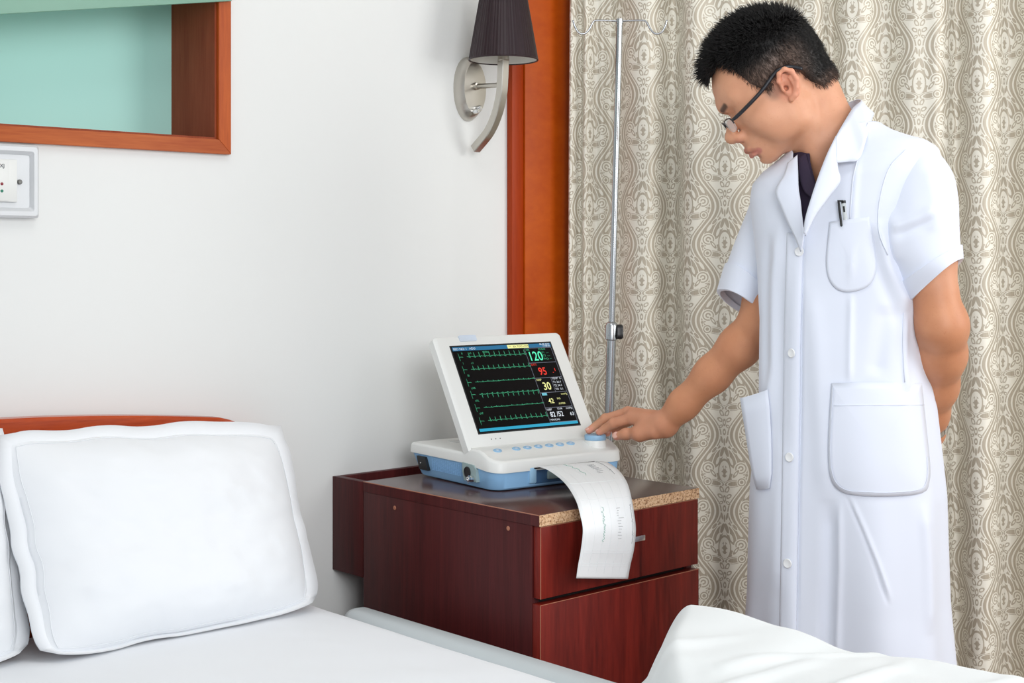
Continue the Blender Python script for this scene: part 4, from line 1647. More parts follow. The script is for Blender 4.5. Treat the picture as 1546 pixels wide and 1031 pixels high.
for s_ in (1, -1):
    EB = np.array([hp(1, 0, 0) - HO, hp(0, s_, 0) - HO, hp(0, 0, 1) - HO])
    V_.ell(ep(-.006, .0755, .002, s_), (.015, .0055, .026), .004, EB)
    V_.chain([ep(.006, .076, .004, s_), ep(.011, .0800, .016, s_), ep(.006, .0845, .029, s_), ep(-.007, .0875, .034, s_), ep(-.019, .0885, .025, s_), ep(-.0225, .0875, .008, s_), ep(-.0175, .0845, -.010, s_), ep(-.009, .0805, -.022, s_), ep(-.001, .0775, -.027, s_)],
             [.0035, .0040, .0042, .0044, .0044, .0042, .0040, .0048, .0052], .003)
    V_.chain([ep(-.003, .081, .024, s_), ep(-.0125, .083, .016, s_), ep(-.0145, .083, .002, s_), ep(-.009, .081, -.011, s_)], [.003, .0036, .0036, .003], .003)
    V_.ell(ep(.0075, .0785, -.003, s_), (.0042, .0042, .0062), .003, EB)
    V_.ell(ep(-.002, .0825, -.001, s_), (.0066, .0065, .0095), .004, EB, True)
    V_.ell(ep(.001, .076, -.002, s_), (.0032, .008, .0042), .002, EB, True)
    V_.ell(ep(-.004, .0855, .022, s_), (.006, .0040, .0060), .003, EB, True)

# neck and the (covered) trunk
V_.cone((-.060, 0.006, 1.485), (-.022, 0.006, 1.385), .050, .055, .030)
V_.cone((-.022, .006, 1.385), (.004, .006, 1.300), .056, .075, .03)
V_.cone(hp(.02, 0, -.055), (-.050, 0.0, 1.400), .030, .040, .030)
V_.cone(hp(-.012, .040, -.040), (-.052, -.034, 1.340), .014, .012, .02)          # neck cord under the ear
BF = np.array([-.574, -.819, 0.0])
BR = np.array([-.819, .574, 0.0])
BB = np.array([BR, BF, [0, 0, 1.0]])
V_.ell((.0, .0, 1.18), (.128, .085, .19), .03, BB)
V_.ell((.0, .0, .93), (.115, .080, .17), .03, BB)
# shoulders and arms
SHR, SHL = pl_(1166, 300, 2.60), pl_(1385, 268, 2.40)
ELR, WRR = pl_(1150, 484, 2.60), pl_(1004, 640, 2.712)
ELL, WRL = pl_(1421, 492, 2.375), pl_(1404, 652, 2.555)
V_.chain([BR * .03 + np.array([0, 0, 1.27]), SHR + [.012, 0, -.035], (SHR + ELR) / 2, ELR], [.06, .044, .043, .038], .03)
V_.chain([-BR * .03 + np.array([0, 0, 1.29]), SHL + [0, 0, -.02], (SHL + ELL) / 2 + [-.004, 0, 0], ELL], [.06, .042, .0425, .038], .03)


def lerp(a, b, t):
    return a + (b - a) * t


V_.chain([ELR, lerp(ELR, WRR, .22) + [0, 0, -.004], lerp(ELR, WRR, .5) + [0, 0, -.002], lerp(ELR, WRR, .8), WRR], [.036, .0370, .0325, .0272, .0235], .02)
V_.chain([ELL, lerp(ELL, WRL, .25) + [.003, 0, 0], lerp(ELL, WRL, .55) + [.002, 0, 0], lerp(ELL, WRL, .82), WRL], [.040, .0420, .0360, .0275, .0245], .02)
V_.ell(ELL + np.array([.012, .006, 0]), (.030, .030, .034), .02)

# ------------------------------------------------------------------ right hand on the knob
def H_(*a):
    return [pl_(*q) for q in a]


IDX = H_((953, 631, 2.772), (926, 639, 2.792), (913, 647, 2.806), (904.5, 652.5, 2.812))
MID = H_((948, 623, 2.798), (914, 632.5, 2.826), (899, 643.5, 2.836), (889, 650, 2.834))
RNG = H_((951, 626, 2.822), (928, 640, 2.852), (916, 648.5, 2.856), (917, 654, 2.846))
LIT = H_((959, 632, 2.842), (938, 642, 2.868), (928, 650, 2.872), (929, 657, 2.866))
THB = H_((988, 652, 2.712), (966, 654, 2.735), (945, 655, 2.757), (931, 658.5, 2.770))
palm = [(WRR, IDX[0], .0215, .0125), (WRR, MID[0], .021, .0130), (WRR, RNG[0], .020, .0125), (WRR + [0, .012, 0], LIT[0], .018, .0115)]
for a, b, r1, r2 in palm:
    V_.cone(a, b, r1, r2, .010)
V_.cone(WRR, THB[1], .0195, .0125, .014)                                         # ball of the thumb
V_.cone(lerp(WRR, IDX[0], .45) + [0, 0, -.006], THB[1], .0140, .0115, .018)
for fg, rd in ((IDX, (.0115, .0098, .0084, .0068)), (MID, (.0115, .0100, .0085, .0070)), (RNG, (.0108, .0094, .0080, .0068)), (LIT, (.0098, .0083, .0072, .0060))):
    W = Vol.__new__(Vol)
    V_.chain(fg, rd, .0022)
    V_.cone(fg[1] + [0, 0, .0012], fg[1] + [0, 0, .0014], rd[1] * .93, rd[1] * .93, .004)   # knuckle
V_.chain(THB, [.0140, .0118, .0102, .0082], .008)

# ------------------------------------------------------------------ left hand behind the back
HL0 = WRL + np.array([-.016, .030, -.030])
HLd = np.array([-.42, .42, -.80])
HLd = HLd / np.linalg.norm(HLd)
HLs = np.cross(HLd, np.array([.57, .82, 0.0]))
HLs /= np.linalg.norm(HLs)
HLn = np.cross(HLd, HLs)
for k, (sp2, ln) in enumerate(((-.030, .9), (-.010, 1.0), (.010, .95), (.029, .78))):
    m0 = WRL + HLd * .085 + HLs * sp2
    V_.cone(WRL, m0, .021, .0125, .012)
    p1 = m0 + HLd * .042 * ln + HLn * .010
    p2 = p1 + HLd * .022 * ln + HLn * .016
    p3 = p2 + HLd * .010 * ln + HLn * .016
    V_.chain([m0, p1, p2, p3], [.0112, .0096, .0084, .0068], .0022)
t0 = WRL + HLd * .035 - HLs * .026
V_.cone(WRL, t0, .020, .014, .012)
V_.chain([t0, t0 + HLd * .034 - HLs * .016, t0 + HLd * .060 - HLs * .014 + HLn * .006], [.0135, .0105, .0080], .003)

BV, BFc = V_.mesh(2)
me = np_mesh(BV, BFc)
col = np.tile(np.array(lin(214, 158, 126)[:3]), (len(BV), 1))
f_, l_, u_ = to_head(BV)


def tint(mask, rgb, amt=1.0):
    global col
    w = (np.clip(mask, 0, 1) * amt)[:, None]
    col = col * (1 - w) + np.array(lin(*rgb)[:3]) * w


def seg_d(P, a, b):
    ba = b - a
    t = np.clip(((P - a) @ ba) / (ba @ ba), 0, 1)
    return np.linalg.norm(P - a - t[:, None] * ba, axis=1)


armd = np.minimum(seg_d(BV, ELR, WRR), seg_d(BV, ELL, WRL))
tint(smoothstep(.10, .05, armd), (196, 134, 96), .75)
tint(smoothstep(1.33, 1.28, BV[:, 2]) * 0.0, (196, 134, 96))
hand = np.linalg.norm(BV - lerp(WRR, IDX[0], .7), axis=1)
tint(smoothstep(.11, .06, hand), (206, 146, 116), .8)
for fg in (IDX, MID, RNG, LIT, THB):
    tint(smoothstep(.016, .006, np.linalg.norm(BV - fg[3], axis=1)), (222, 150, 132), .7)
for s_ in (1, -1):
    up_l = np.minimum(seg_d(BV, hp(.1105, 0, -.0532), hp(.104, s_ * .010, -.0538)), seg_d(BV, hp(.104, s_ * .010, -.0538), hp(.092, s_ * .022, -.0635)))
    lo_l = np.minimum(seg_d(BV, hp(.107, 0, -.0662), hp(.1015, s_ * .010, -.0655)), seg_d(BV, hp(.1015, s_ * .010, -.0655), hp(.0915, s_ * .021, -.0645)))
    tint(smoothstep(.0072, .0045, up_l), (176, 108, 94), .7)
    tint(smoothstep(.0078, .0050, lo_l), (196, 122, 110), .7)
    br = seg_d(BV, hp(.1020, s_ * .011, .0295), hp(.0945, s_ * .031, .0335))
    tint(smoothstep(.0072, .0030, br), (44, 34, 30), .85)
    tint(smoothstep(.012, .004, np.linalg.norm(BV - hp(.110, s_ * .012, -.030), axis=1)), (206, 130, 108), .4)
    ears = np.linalg.norm(BV - ep(-.006, .080, .004, s_), axis=1)
    tint(smoothstep(.036, .022, ears), (222, 152, 126), .7)
    tint(smoothstep(.0060, .0030, np.linalg.norm(BV - ep(.001, .0770, -.002, s_), axis=1)), (70, 34, 26), .9)
    # sideburn and shaved-side shadow of real hair stubble
    tint(smoothstep(.020, .006, np.linalg.norm(BV - hp(.020, s_ * .068, .002), axis=1)), (92, 72, 62), .5)
ca = me.color_attributes.new('tint', 'FLOAT_COLOR', 'POINT')
ca.data.foreach_set('color', np.concatenate([col, np.ones((len(col), 1))], 1).astype(np.float32).ravel())
body = obj('body', me, skin_mat(), person, smooth=True)

# nails of the right hand
for fg, w_ in ((IDX, .0062), (MID, .0062), (RNG, .0058), (LIT, .0050), (THB, .0088)):
    d = fg[3] - fg[2]
    d = d / np.linalg.norm(d)
    top = np.array([0, -.25, 1.0]) if fg is not THB else np.array([-.05, -1.0, .55])
    n_ = top - d * (top @ d)
    n_ /= np.linalg.norm(n_)
    sd = np.cross(d, n_)
    rr = .0066 if fg is not THB else .0080
    c_ = fg[3] + n_ * (rr - .0012) + d * (.001 if fg is not THB else -.002)
    bm = bmesh.new()
    bmesh.ops.create_uvsphere(bm, u_segments=14, v_segments=8, radius=1.0)
    for v in bm.verts:
        q = c_ + d * v.co.x * w_ * .95 + sd * v.co.y * w_ * .78 + n_ * v.co.z * .0019
        v.co = Vector(q)
    obj('finger_nail', bm, M_NAIL, body, smooth=True)

# ------------------------------------------------------------------ hair
HLINE = [(.095, .150), (.112, .105), (.094, .088), (.078, .090), (.050, .106), (.052, .066), (.047, .036), (.037, .018), (.027, .002), (.018, .004), (.012, .020), (-.003, .026), (-.024, .020), (-.036, .006), (-.044, -.022), (-.058, -.042), (-.086, -.040), (-.13, -.03), (-.13, .17)]


def poly_sd(x, y, poly):
    """signed distance to a polygon, negative inside"""
    d = np.full(np.broadcast(x, y).shape, 1e9)
    ins_ = np.zeros(d.shape, bool)
    n = len(poly)
    for i in range(n):
        ax_, ay = poly[i]
        bx_, by = poly[(i + 1) % n]
        ex, ey = bx_ - ax_, by - ay
        wx, wy = x - ax_, y - ay
        t = np.clip((wx * ex + wy * ey) / (ex * ex + ey * ey), 0, 1)
        d = np.minimum(d, (wx - t * ex) ** 2 + (wy - t * ey) ** 2)
        c = ((ay <= y) & (by > y)) | ((by <= y) & (ay > y))
        xi = ax_ + (y - ay) / (by - ay if by != ay else 1e-9) * ex
        ins_ ^= c & (x < xi)
    return np.where(ins_, -1, 1) * np.sqrt(d)


HV = Vol(HO - .16, HO + .18, .0026)


def cap_fn(X, Y, Z):
    P = np.stack(np.broadcast_arrays(X, Y, Z), -1) - HO
    f, l, u = P @ hf, P @ hl, P @ hu
    c = np.array([-.002, 0, .046])
    r = np.array([.1005, .0805, .0965])
    q0, q1, q2 = (f - c[0]) / r[0], (l - c[1]) / r[1], (u - c[2]) / r[2]
    k0 = np.sqrt(q0 ** 2 + q1 ** 2 + q2 ** 2)
    k1 = np.sqrt((q0 / r[0]) ** 2 + (q1 / r[1]) ** 2 + (q2 / r[2]) ** 2)
    d = k0 * (k0 - 1) / np.maximum(k1, 1e-6)
    # at the nape the hair follows the neck
    gi = [np.clip((q - V_.lo[i]) / V_.h, 0, V_.n[i] - 1).astype(int) for i, q in enumerate(np.broadcast_arrays(X, Y, Z))]
    nape = np.maximum(V_.A[gi[0], gi[1], gi[2]] - .0045, f + .030)
    hh = np.maximum(.01 - np.abs(d - nape), 0) / .01
    d = np.minimum(d, nape) - hh * hh * .0025
    top = np.clip((u - .03) / .07, 0, 1)
    d = d - .004 * top * (1 - np.clip(np.abs(l) / .07, 0, 1))
    reg = poly_sd(f, u, HLINE)
    k = .012
    hh = np.maximum(k - np.abs(d - reg), 0) / k
    return np.maximum(d, reg) + hh * hh * k * .25


HV.add(cap_fn, HO - .15, HO + .17, .004)
hv, hF = HV.mesh(2)
# strands growing out of the cap
a_, b_, c_ = hv[hF[:, 0]], hv[hF[:, 1]], hv[hF[:, 2]]
fn_ = np.cross(b_ - a_, c_ - a_)
area = np.linalg.norm(fn_, axis=1)
fn_ /= area[:, None] + 1e-12
ctr = (hv[hF[:, 0]] + hv[hF[:, 2]]) / 2
fh, lh, uh = to_head(ctr)
outw = ctr - hp(-.002, 0, .046)
keep = (fn_ * outw).sum(1) > .02 * 1
wgt = area * keep
NS = 24000
pick = rng.choice(len(hF), NS, p=wgt / wgt.sum())
root = ctr[pick] + rng.normal(0, .0011, (NS, 3))
nn = fn_[pick]
fh, lh, uh = fh[pick], lh[pick], uh[pick]
topw = smoothstep(.05, .11, uh)
frontw = smoothstep(.03, .09, fh) * topw
comb = np.outer(topw, hf) * .55 + np.outer(1 - topw, -hu) * .9 + np.outer((1 - topw) * smoothstep(.0, .04, fh), hf) * .35 - np.outer(frontw, hu) * .45
dirn = nn * (.30 + .75 * topw)[:, None] + comb + rng.normal(0, .20, (NS, 3))
dirn /= np.linalg.norm(dirn, axis=1)[:, None]
ln_ = (.0095 + .0105 * topw + .005 * frontw - .004 * smoothstep(.02, .06, fh) * (1 - topw)) * rng.uniform(.6, 1.3, NS)
wd_ = .00034 + .00036 * topw
s1 = np.cross(dirn, nn + 1e-3)
s1 /= np.linalg.norm(s1, axis=1)[:, None] + 1e-9
s2 = np.cross(dirn, s1)
mid = root + dirn * (ln_ * .5)[:, None] + nn * (ln_ * .05)[:, None]
tip = root + dirn * ln_[:, None] - np.outer(1 - topw, hu) * (ln_ * .12)[:, None] - nn * (ln_ * .10 * (1 - topw))[:, None]
v0 = root - nn * .002
SV, SF = [], []
ring_a = [v0 + (s1 * math.cos(q) + s2 * math.sin(q)) * wd_[:, None] for q in (0, 2.094, 4.189)]
ring_b = [mid + (s1 * math.cos(q) + s2 * math.sin(q)) * (wd_ * .75)[:, None] for q in (0, 2.094, 4.189)]
SV = np.stack(ring_a + ring_b + [tip], 1).reshape(-1, 3)
o_ = (np.arange(NS) * 7)[:, None]
SF = np.concatenate([np.concatenate([o_ + np.array([[i, (i + 1) % 3, 3 + (i + 1) % 3]]), o_ + np.array([[i, 3 + (i + 1) % 3, 3 + i]]), o_ + np.array([[3 + i, 3 + (i + 1) % 3, 6]])]) for i in range(3)])
capF = np.concatenate([hF[:, [0, 1, 2]], hF[:, [0, 2, 3]]])
hme = np_mesh(np.concatenate([hv, SV]), np.concatenate([capF, SF + len(hv)]))
del V_
allv = np.concatenate([hv, np.repeat(root, 7, 0)])
af, al, au = to_head(allv)
crop = smoothstep(.075, .035, au) * smoothstep(.040, .070, np.abs(al)) * smoothstep(-.09, -.02, af)
crop = np.maximum(crop, smoothstep(-.012, -.035, au))
crop = crop * np.where(np.arange(len(allv)) < len(hv), 1.0, np.concatenate([np.ones(len(hv)), np.repeat(rng.uniform(.1, .9, NS), 7)]))
hc = np.array(lin(20, 18, 18)[:3]) * (1 - crop[:, None]) + np.array(lin(104, 82, 70)[:3]) * crop[:, None]
ca = hme.color_attributes.new('tint', 'FLOAT_COLOR', 'POINT')
ca.data.foreach_set('color', np.concatenate([hc, np.ones((len(hc), 1))], 1).astype(np.float32).ravel())
_nt = M_HAIR.node_tree
_a = _nt.nodes.new('ShaderNodeAttribute')
_a.attribute_name = 'tint'
_nt.links.new(_a.outputs['Color'], _nt.nodes['Principled BSDF'].inputs['Base Color'])
hair = obj('hair', hme, M_HAIR, person, smooth=True)
hair['kind'] = 'stuff'

# ------------------------------------------------------------------ coat
TZ = np.array([  # z, shift to the front, half width, half depth front, half depth back
    (.300, .000, .196, .152, .150), (.450, .000, .188, .148, .146), (.590, .000, .176, .142, .142), (.777, .000, .1700, .140, .138),
    (.941, .002, .152, .133, .132), (1.082, .004, .147, .127, .126), (1.180, .006, .152, .122, .124), (1.255, .008, .162, .116, .120),
    (1.305, .010, .170, .106, .114), (1.334, .012, .166, .094, .106), (1.352, .014, .146, .082, .098), (1.367, .017, .115, .073, .088),
    (1.382, .020, .088, .066, .076), (1.398, .024, .068, .058, .064)])


def torso_pts(grow=0.0, zlo=.30, nz=230, nphi=260, ztop=1.398):
    z = np.concatenate([np.linspace(zlo, 1.25, nz - 70), np.linspace(1.25, ztop, 71)[1:]])
    ph_ = np.linspace(0, 2 * math.pi, nphi, endpoint=False)
    ct, a, bf, bb = [np.interp(z, TZ[:, 0], TZ[:, i]) for i in (1, 2, 3, 4)]
    ker = np.array([1, 2, 3, 2, 1]) / 9.0
    ct, a, bf, bb = [np.convolve(np.pad(q, 2, 'edge'), ker, 'valid') for q in (ct, a, bf, bb)]
    Zg, Pg = np.meshgrid(z, ph_, indexing='ij')
    c, s = np.cos(Pg), np.sin(Pg)
    n = 2.25
    S = (a[:, None] + grow) * np.sign(c) * np.abs(c) ** (2 / n)
    T = np.where(s > 0, (bf[:, None] + grow), (bb[:, None] + grow)) * np.sign(s) * np.abs(s) ** (2 / n)
    low = smoothstep(1.0, .4, Zg)
    und = low * (.006 * np.sin(Pg * 5 + 1.0 + Zg * 1.5) + .004 * np.sin(Pg * 9 + 2.2 - Zg)) + .0022 * np.sin(Pg * 7 + Zg * 9) * smoothstep(1.3, 1.1, Zg)
    rad = np.hypot(S, T)
    S = S * (1 + und / np.maximum(rad, .05))
    T = T * (1 + und / np.maximum(rad, .05))
    zz = Zg - .17 * S * smoothstep(1.02, 1.30, Zg) + .014 * smoothstep(1.1, 1.33, Zg)
    T = T + ct[:, None]
    out = S[..., None] * BR + T[..., None] * BF
    out[..., 2] = zz
    return out


def fold(P, N, polyline, w, amp, front=True):
    u, v = proj(P)
    d = np.full(u.shape, 1e9)
    tt = np.zeros(u.shape)
    tot = 0
    L_ = [math.hypot(b[0] - a[0], b[1] - a[1]) for a, b in zip(polyline, polyline[1:])]
    T_ = sum(L_)
    for (a, b), ln in zip(zip(polyline, polyline[1:]), L_):
        ex, ey = b[0] - a[0], b[1] - a[1]
        t = np.clip(((u - a[0]) * ex + (v - a[1]) * ey) / (ln * ln), 0, 1)
        dd = np.hypot(u - a[0] - t * ex, v - a[1] - t * ey)
        nearer = dd < d
        d = np.where(nearer, dd, d)
        tt = np.where(nearer, (tot + t * ln) / T_, tt)
        tot += ln
    taper = np.clip(np.minimum(tt, 1 - tt) / .15, 0, 1)
    facing = (N[..., 1] < .05) if front else np.ones(u.shape, bool)
    return P + N * (amp * np.exp(-(d / w) ** 2) * taper * facing)[..., None]


def normals(P, closed=True):
    gu = np.gradient(P, axis=0)
    gv = (np.roll(P, -1, 1) - np.roll(P, 1, 1)) if closed else np.gradient(P, axis=1)
    n = np.cross(gv, gu)
    return n / (np.linalg.norm(n, axis=-1, keepdims=True) + 1e-12)


def in_poly(u, v, poly):
    return poly_sd(u, v, poly) < 0


def open_mesh(P, hole):
    """closed grid of rings minus the faces that show inside the pixel polygon on the near side"""
    r, c = P.shape[:2]
    N = normals(P)
    idx = np.arange(r * c).reshape(r, c)
    F = np.stack([idx[:-1], np.roll(idx[:-1], -1, 1), np.roll(idx[1:], -1, 1), idx[1:]], -1).reshape(-1, 4)
    V = P.reshape(-1, 3)
    ctr = V[F].mean(1)
    u, v = proj(ctr)
    nrm_ = N.reshape(-1, 3)[F[:, 0]]
    F = F[~(in_poly(u, v, hole) & (nrm_[:, 1] < .25))]
    used = np.unique(F)
    mp = np.full(len(V), -1)
    mp[used] = np.arange(len(used))
    V, F = V[used], mp[F]
    # iron out the stair-stepped cut edge
    ed = np.sort(np.concatenate([F[:, [0, 1]], F[:, [1, 2]], F[:, [2, 3]], F[:, [3, 0]]]), 1)
    ue, ct_ = np.unique(ed, axis=0, return_counts=True)
    be = ue[ct_ == 1]
    be = be[(V[be].mean(1)[:, 2] > 1.1)]
    for _ in range(14):
        acc, dg = np.zeros_like(V), np.zeros(len(V))
        for a, b in ((0, 1), (1, 0)):
            for c in range(3):
                acc[:, c] += np.bincount(be[:, a], V[be[:, b], c], len(V))
            dg += np.bincount(be[:, a], minlength=len(V))
        m_ = dg >= 2
        V[m_] = V[m_] * .4 + acc[m_] / dg[m_][:, None] * .6
    return np_mesh(V, F)


TP = torso_pts(nz=330, nphi=420)
TN = normals(TP)
if (TN[100, :, :] * (TP[100] - TP[100].mean(0))).sum() < 0:
    TN = -TN
FOLDS = [([(1276, 745), (1300, 800), (1322, 855), (1342, 915)], 2.4, -.0032), ([(1281, 745), (1305, 800), (1327, 855), (1347, 912)], 4, .0026),
         ([(1268, 752), (1268, 860), (1263, 1010)], 5, .005), ([(1252, 752), (1251, 860), (1246, 1010)], 10, -.007),
         ([(1222, 420), (1232, 520), (1240, 640), (1246, 760)], 14, .005), ([(1178, 330), (1168, 420), (1166, 560), (1160, 640)], 8, .005),
         ([(1160, 350), (1156, 450), (1157, 580)], 6, -.004), ([(1285, 440), (1283, 520), (1282, 580)], 5, .004),
         ([(1300, 180), (1290, 300), (1284, 440)], 5, .003), ([(1325, 330), (1340, 400), (1372, 470)], 9, .007), ([(1312, 340), (1330, 420), (1365, 500)], 9, -.004),
         ([(1368, 470), (1366, 540), (1372, 600)], 5, .003), ([(1212, 350), (1210, 480), (1208, 640), (1205, 790), (1202, 990)], 3.2, -.0035),
         ([(1203, 400), (1200, 560), (1196, 790), (1192, 990)], 10, .0035), ([(1180, 650), (1176, 760), (1172, 900)], 12, .004), ([(1395, 760), (1402, 860), (1404, 960)], 8, .005),
         ([(1340, 460), (1330, 520), (1322, 570)], 14, -.005)]
for pl2, w_, a2 in FOLDS:
    TP = fold(TP, TN, pl2, w_, a2)
HOLE = [(1180, 175), (1197, 232), (1197, 290), (1210, 345), (1219, 345), (1247, 275), (1268, 225), (1296, 168), (1296, 120), (1200, 120)]
coat_root = obj('coat', open_mesh(TP, HOLE), M_COAT, person, smooth=True)
sol = coat_root.modifiers.new('thickness', 'SOLIDIFY')
sol.thickness = .0016
coat_root['label'] = 'white short sleeved coat'
# surface lookup for everything sewn onto the coat
Vall = TP.reshape(-1, 3)
r_, c2_ = TP.shape[:2]
ix = np.arange(r_ * c2_).reshape(r_, c2_)
Fall = np.stack([ix[:-1], np.roll(ix[:-1], -1, 1), np.roll(ix[1:], -1, 1), ix[1:]], -1).reshape(-1, 4)
bvh = BVHTree.FromPolygons([Vector(v) for v in Vall], Fall.tolist())
EYE = Vector((-MX, -MDEP, CAMZ))


def on_coat(u, v, lift=.003, dflt=2.38):
    d = Vector(pl_(u, v, 2.5)) - EYE
    hit = bvh.ray_cast(EYE, d.normalized())
    if hit[0] is None:
        return Vector(pl_(u, v, dflt)), Vector((0, -1, 0))
    n = hit[1]
    if n.dot(d) > 0:
        n = -n
    return hit[0] + n * lift, n


def patch(name, poly, lift=.003, thick=.0016, rings=9, m=M_COAT, parent=None, bulge=0.0, dflt=2.38, n_edge=5):
    """a cloth piece laid on the coat: outline given in photo pixels, filled towards its centre"""
    pts = []
    for a, b in zip(poly, poly[1:] + poly[:1]):
        for k in range(n_edge):
            pts.append((a[0] + (b[0] - a[0]) * k / n_edge, a[1] + (b[1] - a[1]) * k / n_edge))
    cx, cy = sum(p[0] for p in pts) / len(pts), sum(p[1] for p in pts) / len(pts)
    P = []
    for r in range(rings):
        s = 1 - r / rings
        P.append([on_coat(cx + (x - cx) * s, cy + (y - cy) * s, lift + bulge * (1 - s * s), dflt)[0] for x, y in pts])
    V = [p for row in P for p in row] + [on_coat(cx, cy, lift + bulge, dflt)[0]]
    n = len(pts)
    F = [(r * n + i, r * n + (i + 1) % n, (r + 1) * n + (i + 1) % n, (r + 1) * n + i) for r in range(rings - 1) for i in range(n)]
    F += [((rings - 1) * n + i, (rings - 1) * n + (i + 1) % n, len(V) - 1) for i in range(n)]
    o = obj(name, pydata(V, F), m, parent, smooth=True)
    sm = o.modifiers.new('thickness', 'SOLIDIFY')
    sm.thickness = thick
    sm.offset = 0
    return o


def spline2(pts, n=6):
    return [(p.x, p.y) for p in catmull([Vector((a, b, 0)) for a, b in pts], n)]


chest = [(1253, 335), (1284, 331), (1312, 327)] + spline2([(1313, 330), (1318, 362), (1323, 398), (1319, 420), (1308, 434), (1285, 441), (1266, 438), (1253, 424), (1248, 402), (1249, 375), (1253, 337)], 3)
patch('chest_pocket', chest, .0020, .0008, parent=coat_root, bulge=.002, n_edge=1)
hip = [(1256, 578), (1300, 577), (1345, 577), (1388, 578)] + spline2([(1389, 582), (1395, 640), (1401, 700), (1400, 728), (1390, 744), (1340, 749), (1290, 747), (1266, 738), (1254, 718), (1251, 680), (1253, 625), (1256, 582)], 3)
hipo = patch('hip_pocket', hip, .0036, .0008, parent=coat_root, bulge=.004, n_edge=1)
# stitched hems on the pockets


def stitch(name, pts, lift, r=.0009, parent=coat_root, m=M_COAT):
    P = [on_coat(u, v, lift)[0] for u, v in pts]
    bm_ = bmesh.new()
    add_sweep(bm_, P, r, 6)
    return obj(name, bm_, m, parent, smooth=True)


stitch('seam', spline2([(1260, 612), (1320, 611), (1391, 611)], 6), .0064, .0005)
stitch('seam', spline2([(1258, 584), (1255, 640), (1254, 690), (1260, 722), (1276, 738), (1300, 742), (1345, 743), (1386, 738), (1396, 722), (1396, 690)], 5), .0052, .0005)
stitch('seam', spline2([(1368, 226), (1345, 250), (1333, 280), (1326, 320), (1328, 352), (1340, 385)], 5), .0012, .0011)
stitch('seam', spline2([(1310, 186), (1302, 215), (1290, 262), (1286, 300), (1284, 330)], 5), .0012, .0010)
stitch('seam', spline2([(1364, 472), (1363, 520), (1366, 577)], 5), .0010, .0009)

# far hip pocket gaping away from the side
rows = []
for uo, ui, v0_, v1_, d_ in ((1118, 1160, 601, 588, 2.500), (1122, 1163, 628, 615, 2.498), (1127, 1165, 660, 650, 2.494), (1132, 1166, 692, 686, 2.488), (1137, 1166, 718, 714, 2.482), (1143, 1163, 739, 737, 2.474)):
    a_ = Vector(pl_(uo, v0_, d_))
    b_ = on_coat(ui, v1_, .0012, 2.44)[0]
    rows.append([tuple(a_.lerp(b_, t) + Vector((0, -.006 * 4 * t * (1 - t), 0))) for t in np.linspace(0, 1, 8)])
o = obj('hip_pocket', grid_mesh(np.array(rows)), M_COAT, coat_root, smooth=True)
sm = o.modifiers.new('thickness', 'SOLIDIFY')
sm.thickness = .0014

# front placket
rows = []
for k in range(60):
    t = k / 59
    v = 352 + t * 660
    ur = np.interp(v, [352, 500, 640, 790, 1012], [1214, 1210, 1208, 1205.5, 1202])
    rows.append([tuple(on_coat(ur - w * 26, v, .0030 * min(1, (1 - abs(2 * w - 1)) * 6) + .0006, 2.40)[0]) for w in np.linspace(0, 1, 9)])
pk = obj('placket', grid_mesh(np.array(rows)), M_COAT, coat_root, smooth=True)
sm = pk.modifiers.new('thickness', 'SOLIDIFY')
sm.thickness = .001
for (u, v) in ((1208, 380), (1198, 533), (1194, 690), (1191, 850)):
    p, n = on_coat(u, v, .0042, 2.40)
    bm = bmesh.new()
    add_lathe(bm, [(.0078, 0), (.0080, .0012), (.0070, .0024), (.0052, .0018), (.0, .0016)], 24)
    bm.transform(Matrix.Translation(p) @ n.to_track_quat('Z', 'Y').to_matrix().to_4x4())
    bt = obj('button', bm, M_BUTTON, coat_root, smooth=40)


# lapels and collar: strips between an inner and an outer edge, with depth of their own
def strip(name, inner, outer, m=M_COAT, thick=.0022, arch=.004, n=10, parent=coat_root):
    A = [Vector(pl_(*p)) for p in inner]
    B = [Vector(pl_(*p)) for p in outer]
    A, B = catmull(A, n), catmull(B, n)
    rows = []
    for a, b in zip(A, B):
        rows.append([tuple(a.lerp(b, s) + Vector((0, -arch * 4 * s * (1 - s), 0))) for s in np.linspace(0, 1, 8)])
    o = obj(name, grid_mesh(np.array(rows)), m, parent, smooth=True)
    sm = o.modifiers.new('thickness', 'SOLIDIFY')
    sm.thickness = thick
    sm.offset = 0
    return o


def dcoat(u, v, lift, dflt):
    p = on_coat(u, v, lift, dflt)[0]
    return p.y + MDEP


def surf(pts, lift=.006):
    """(u, v, dflt) -> the same with the depth of the coat surface where there is one"""
    return [(u, v, min(d, dcoat(u, v, lift, d))) for u, v, d in pts]


# near lapel
strip('lapel', surf([(1262, 205, 2.395), (1249, 232, 2.375), (1236, 265, 2.365), (1225, 298, 2.36), (1216, 330, 2.362), (1214, 352, 2.365)], .007),
      surf([(1263, 245, 2.372), (1265, 256, 2.366), (1268, 274, 2.362), (1250, 299, 2.36), (1231, 325, 2.36), (1216, 356, 2.366)], .008))
# far lapel
strip('lapel', surf([(1204, 234, 2.46), (1205, 262, 2.43), (1206, 285, 2.42), (1209, 305, 2.41), (1211, 325, 2.40), (1213, 342, 2.39), (1214, 352, 2.385)], .006),
      surf([(1190, 246, 2.47), (1184, 264, 2.445), (1171, 289, 2.445), (1180, 315, 2.43), (1190, 338, 2.415), (1200, 358, 2.40), (1209, 380, 2.392)], .006))
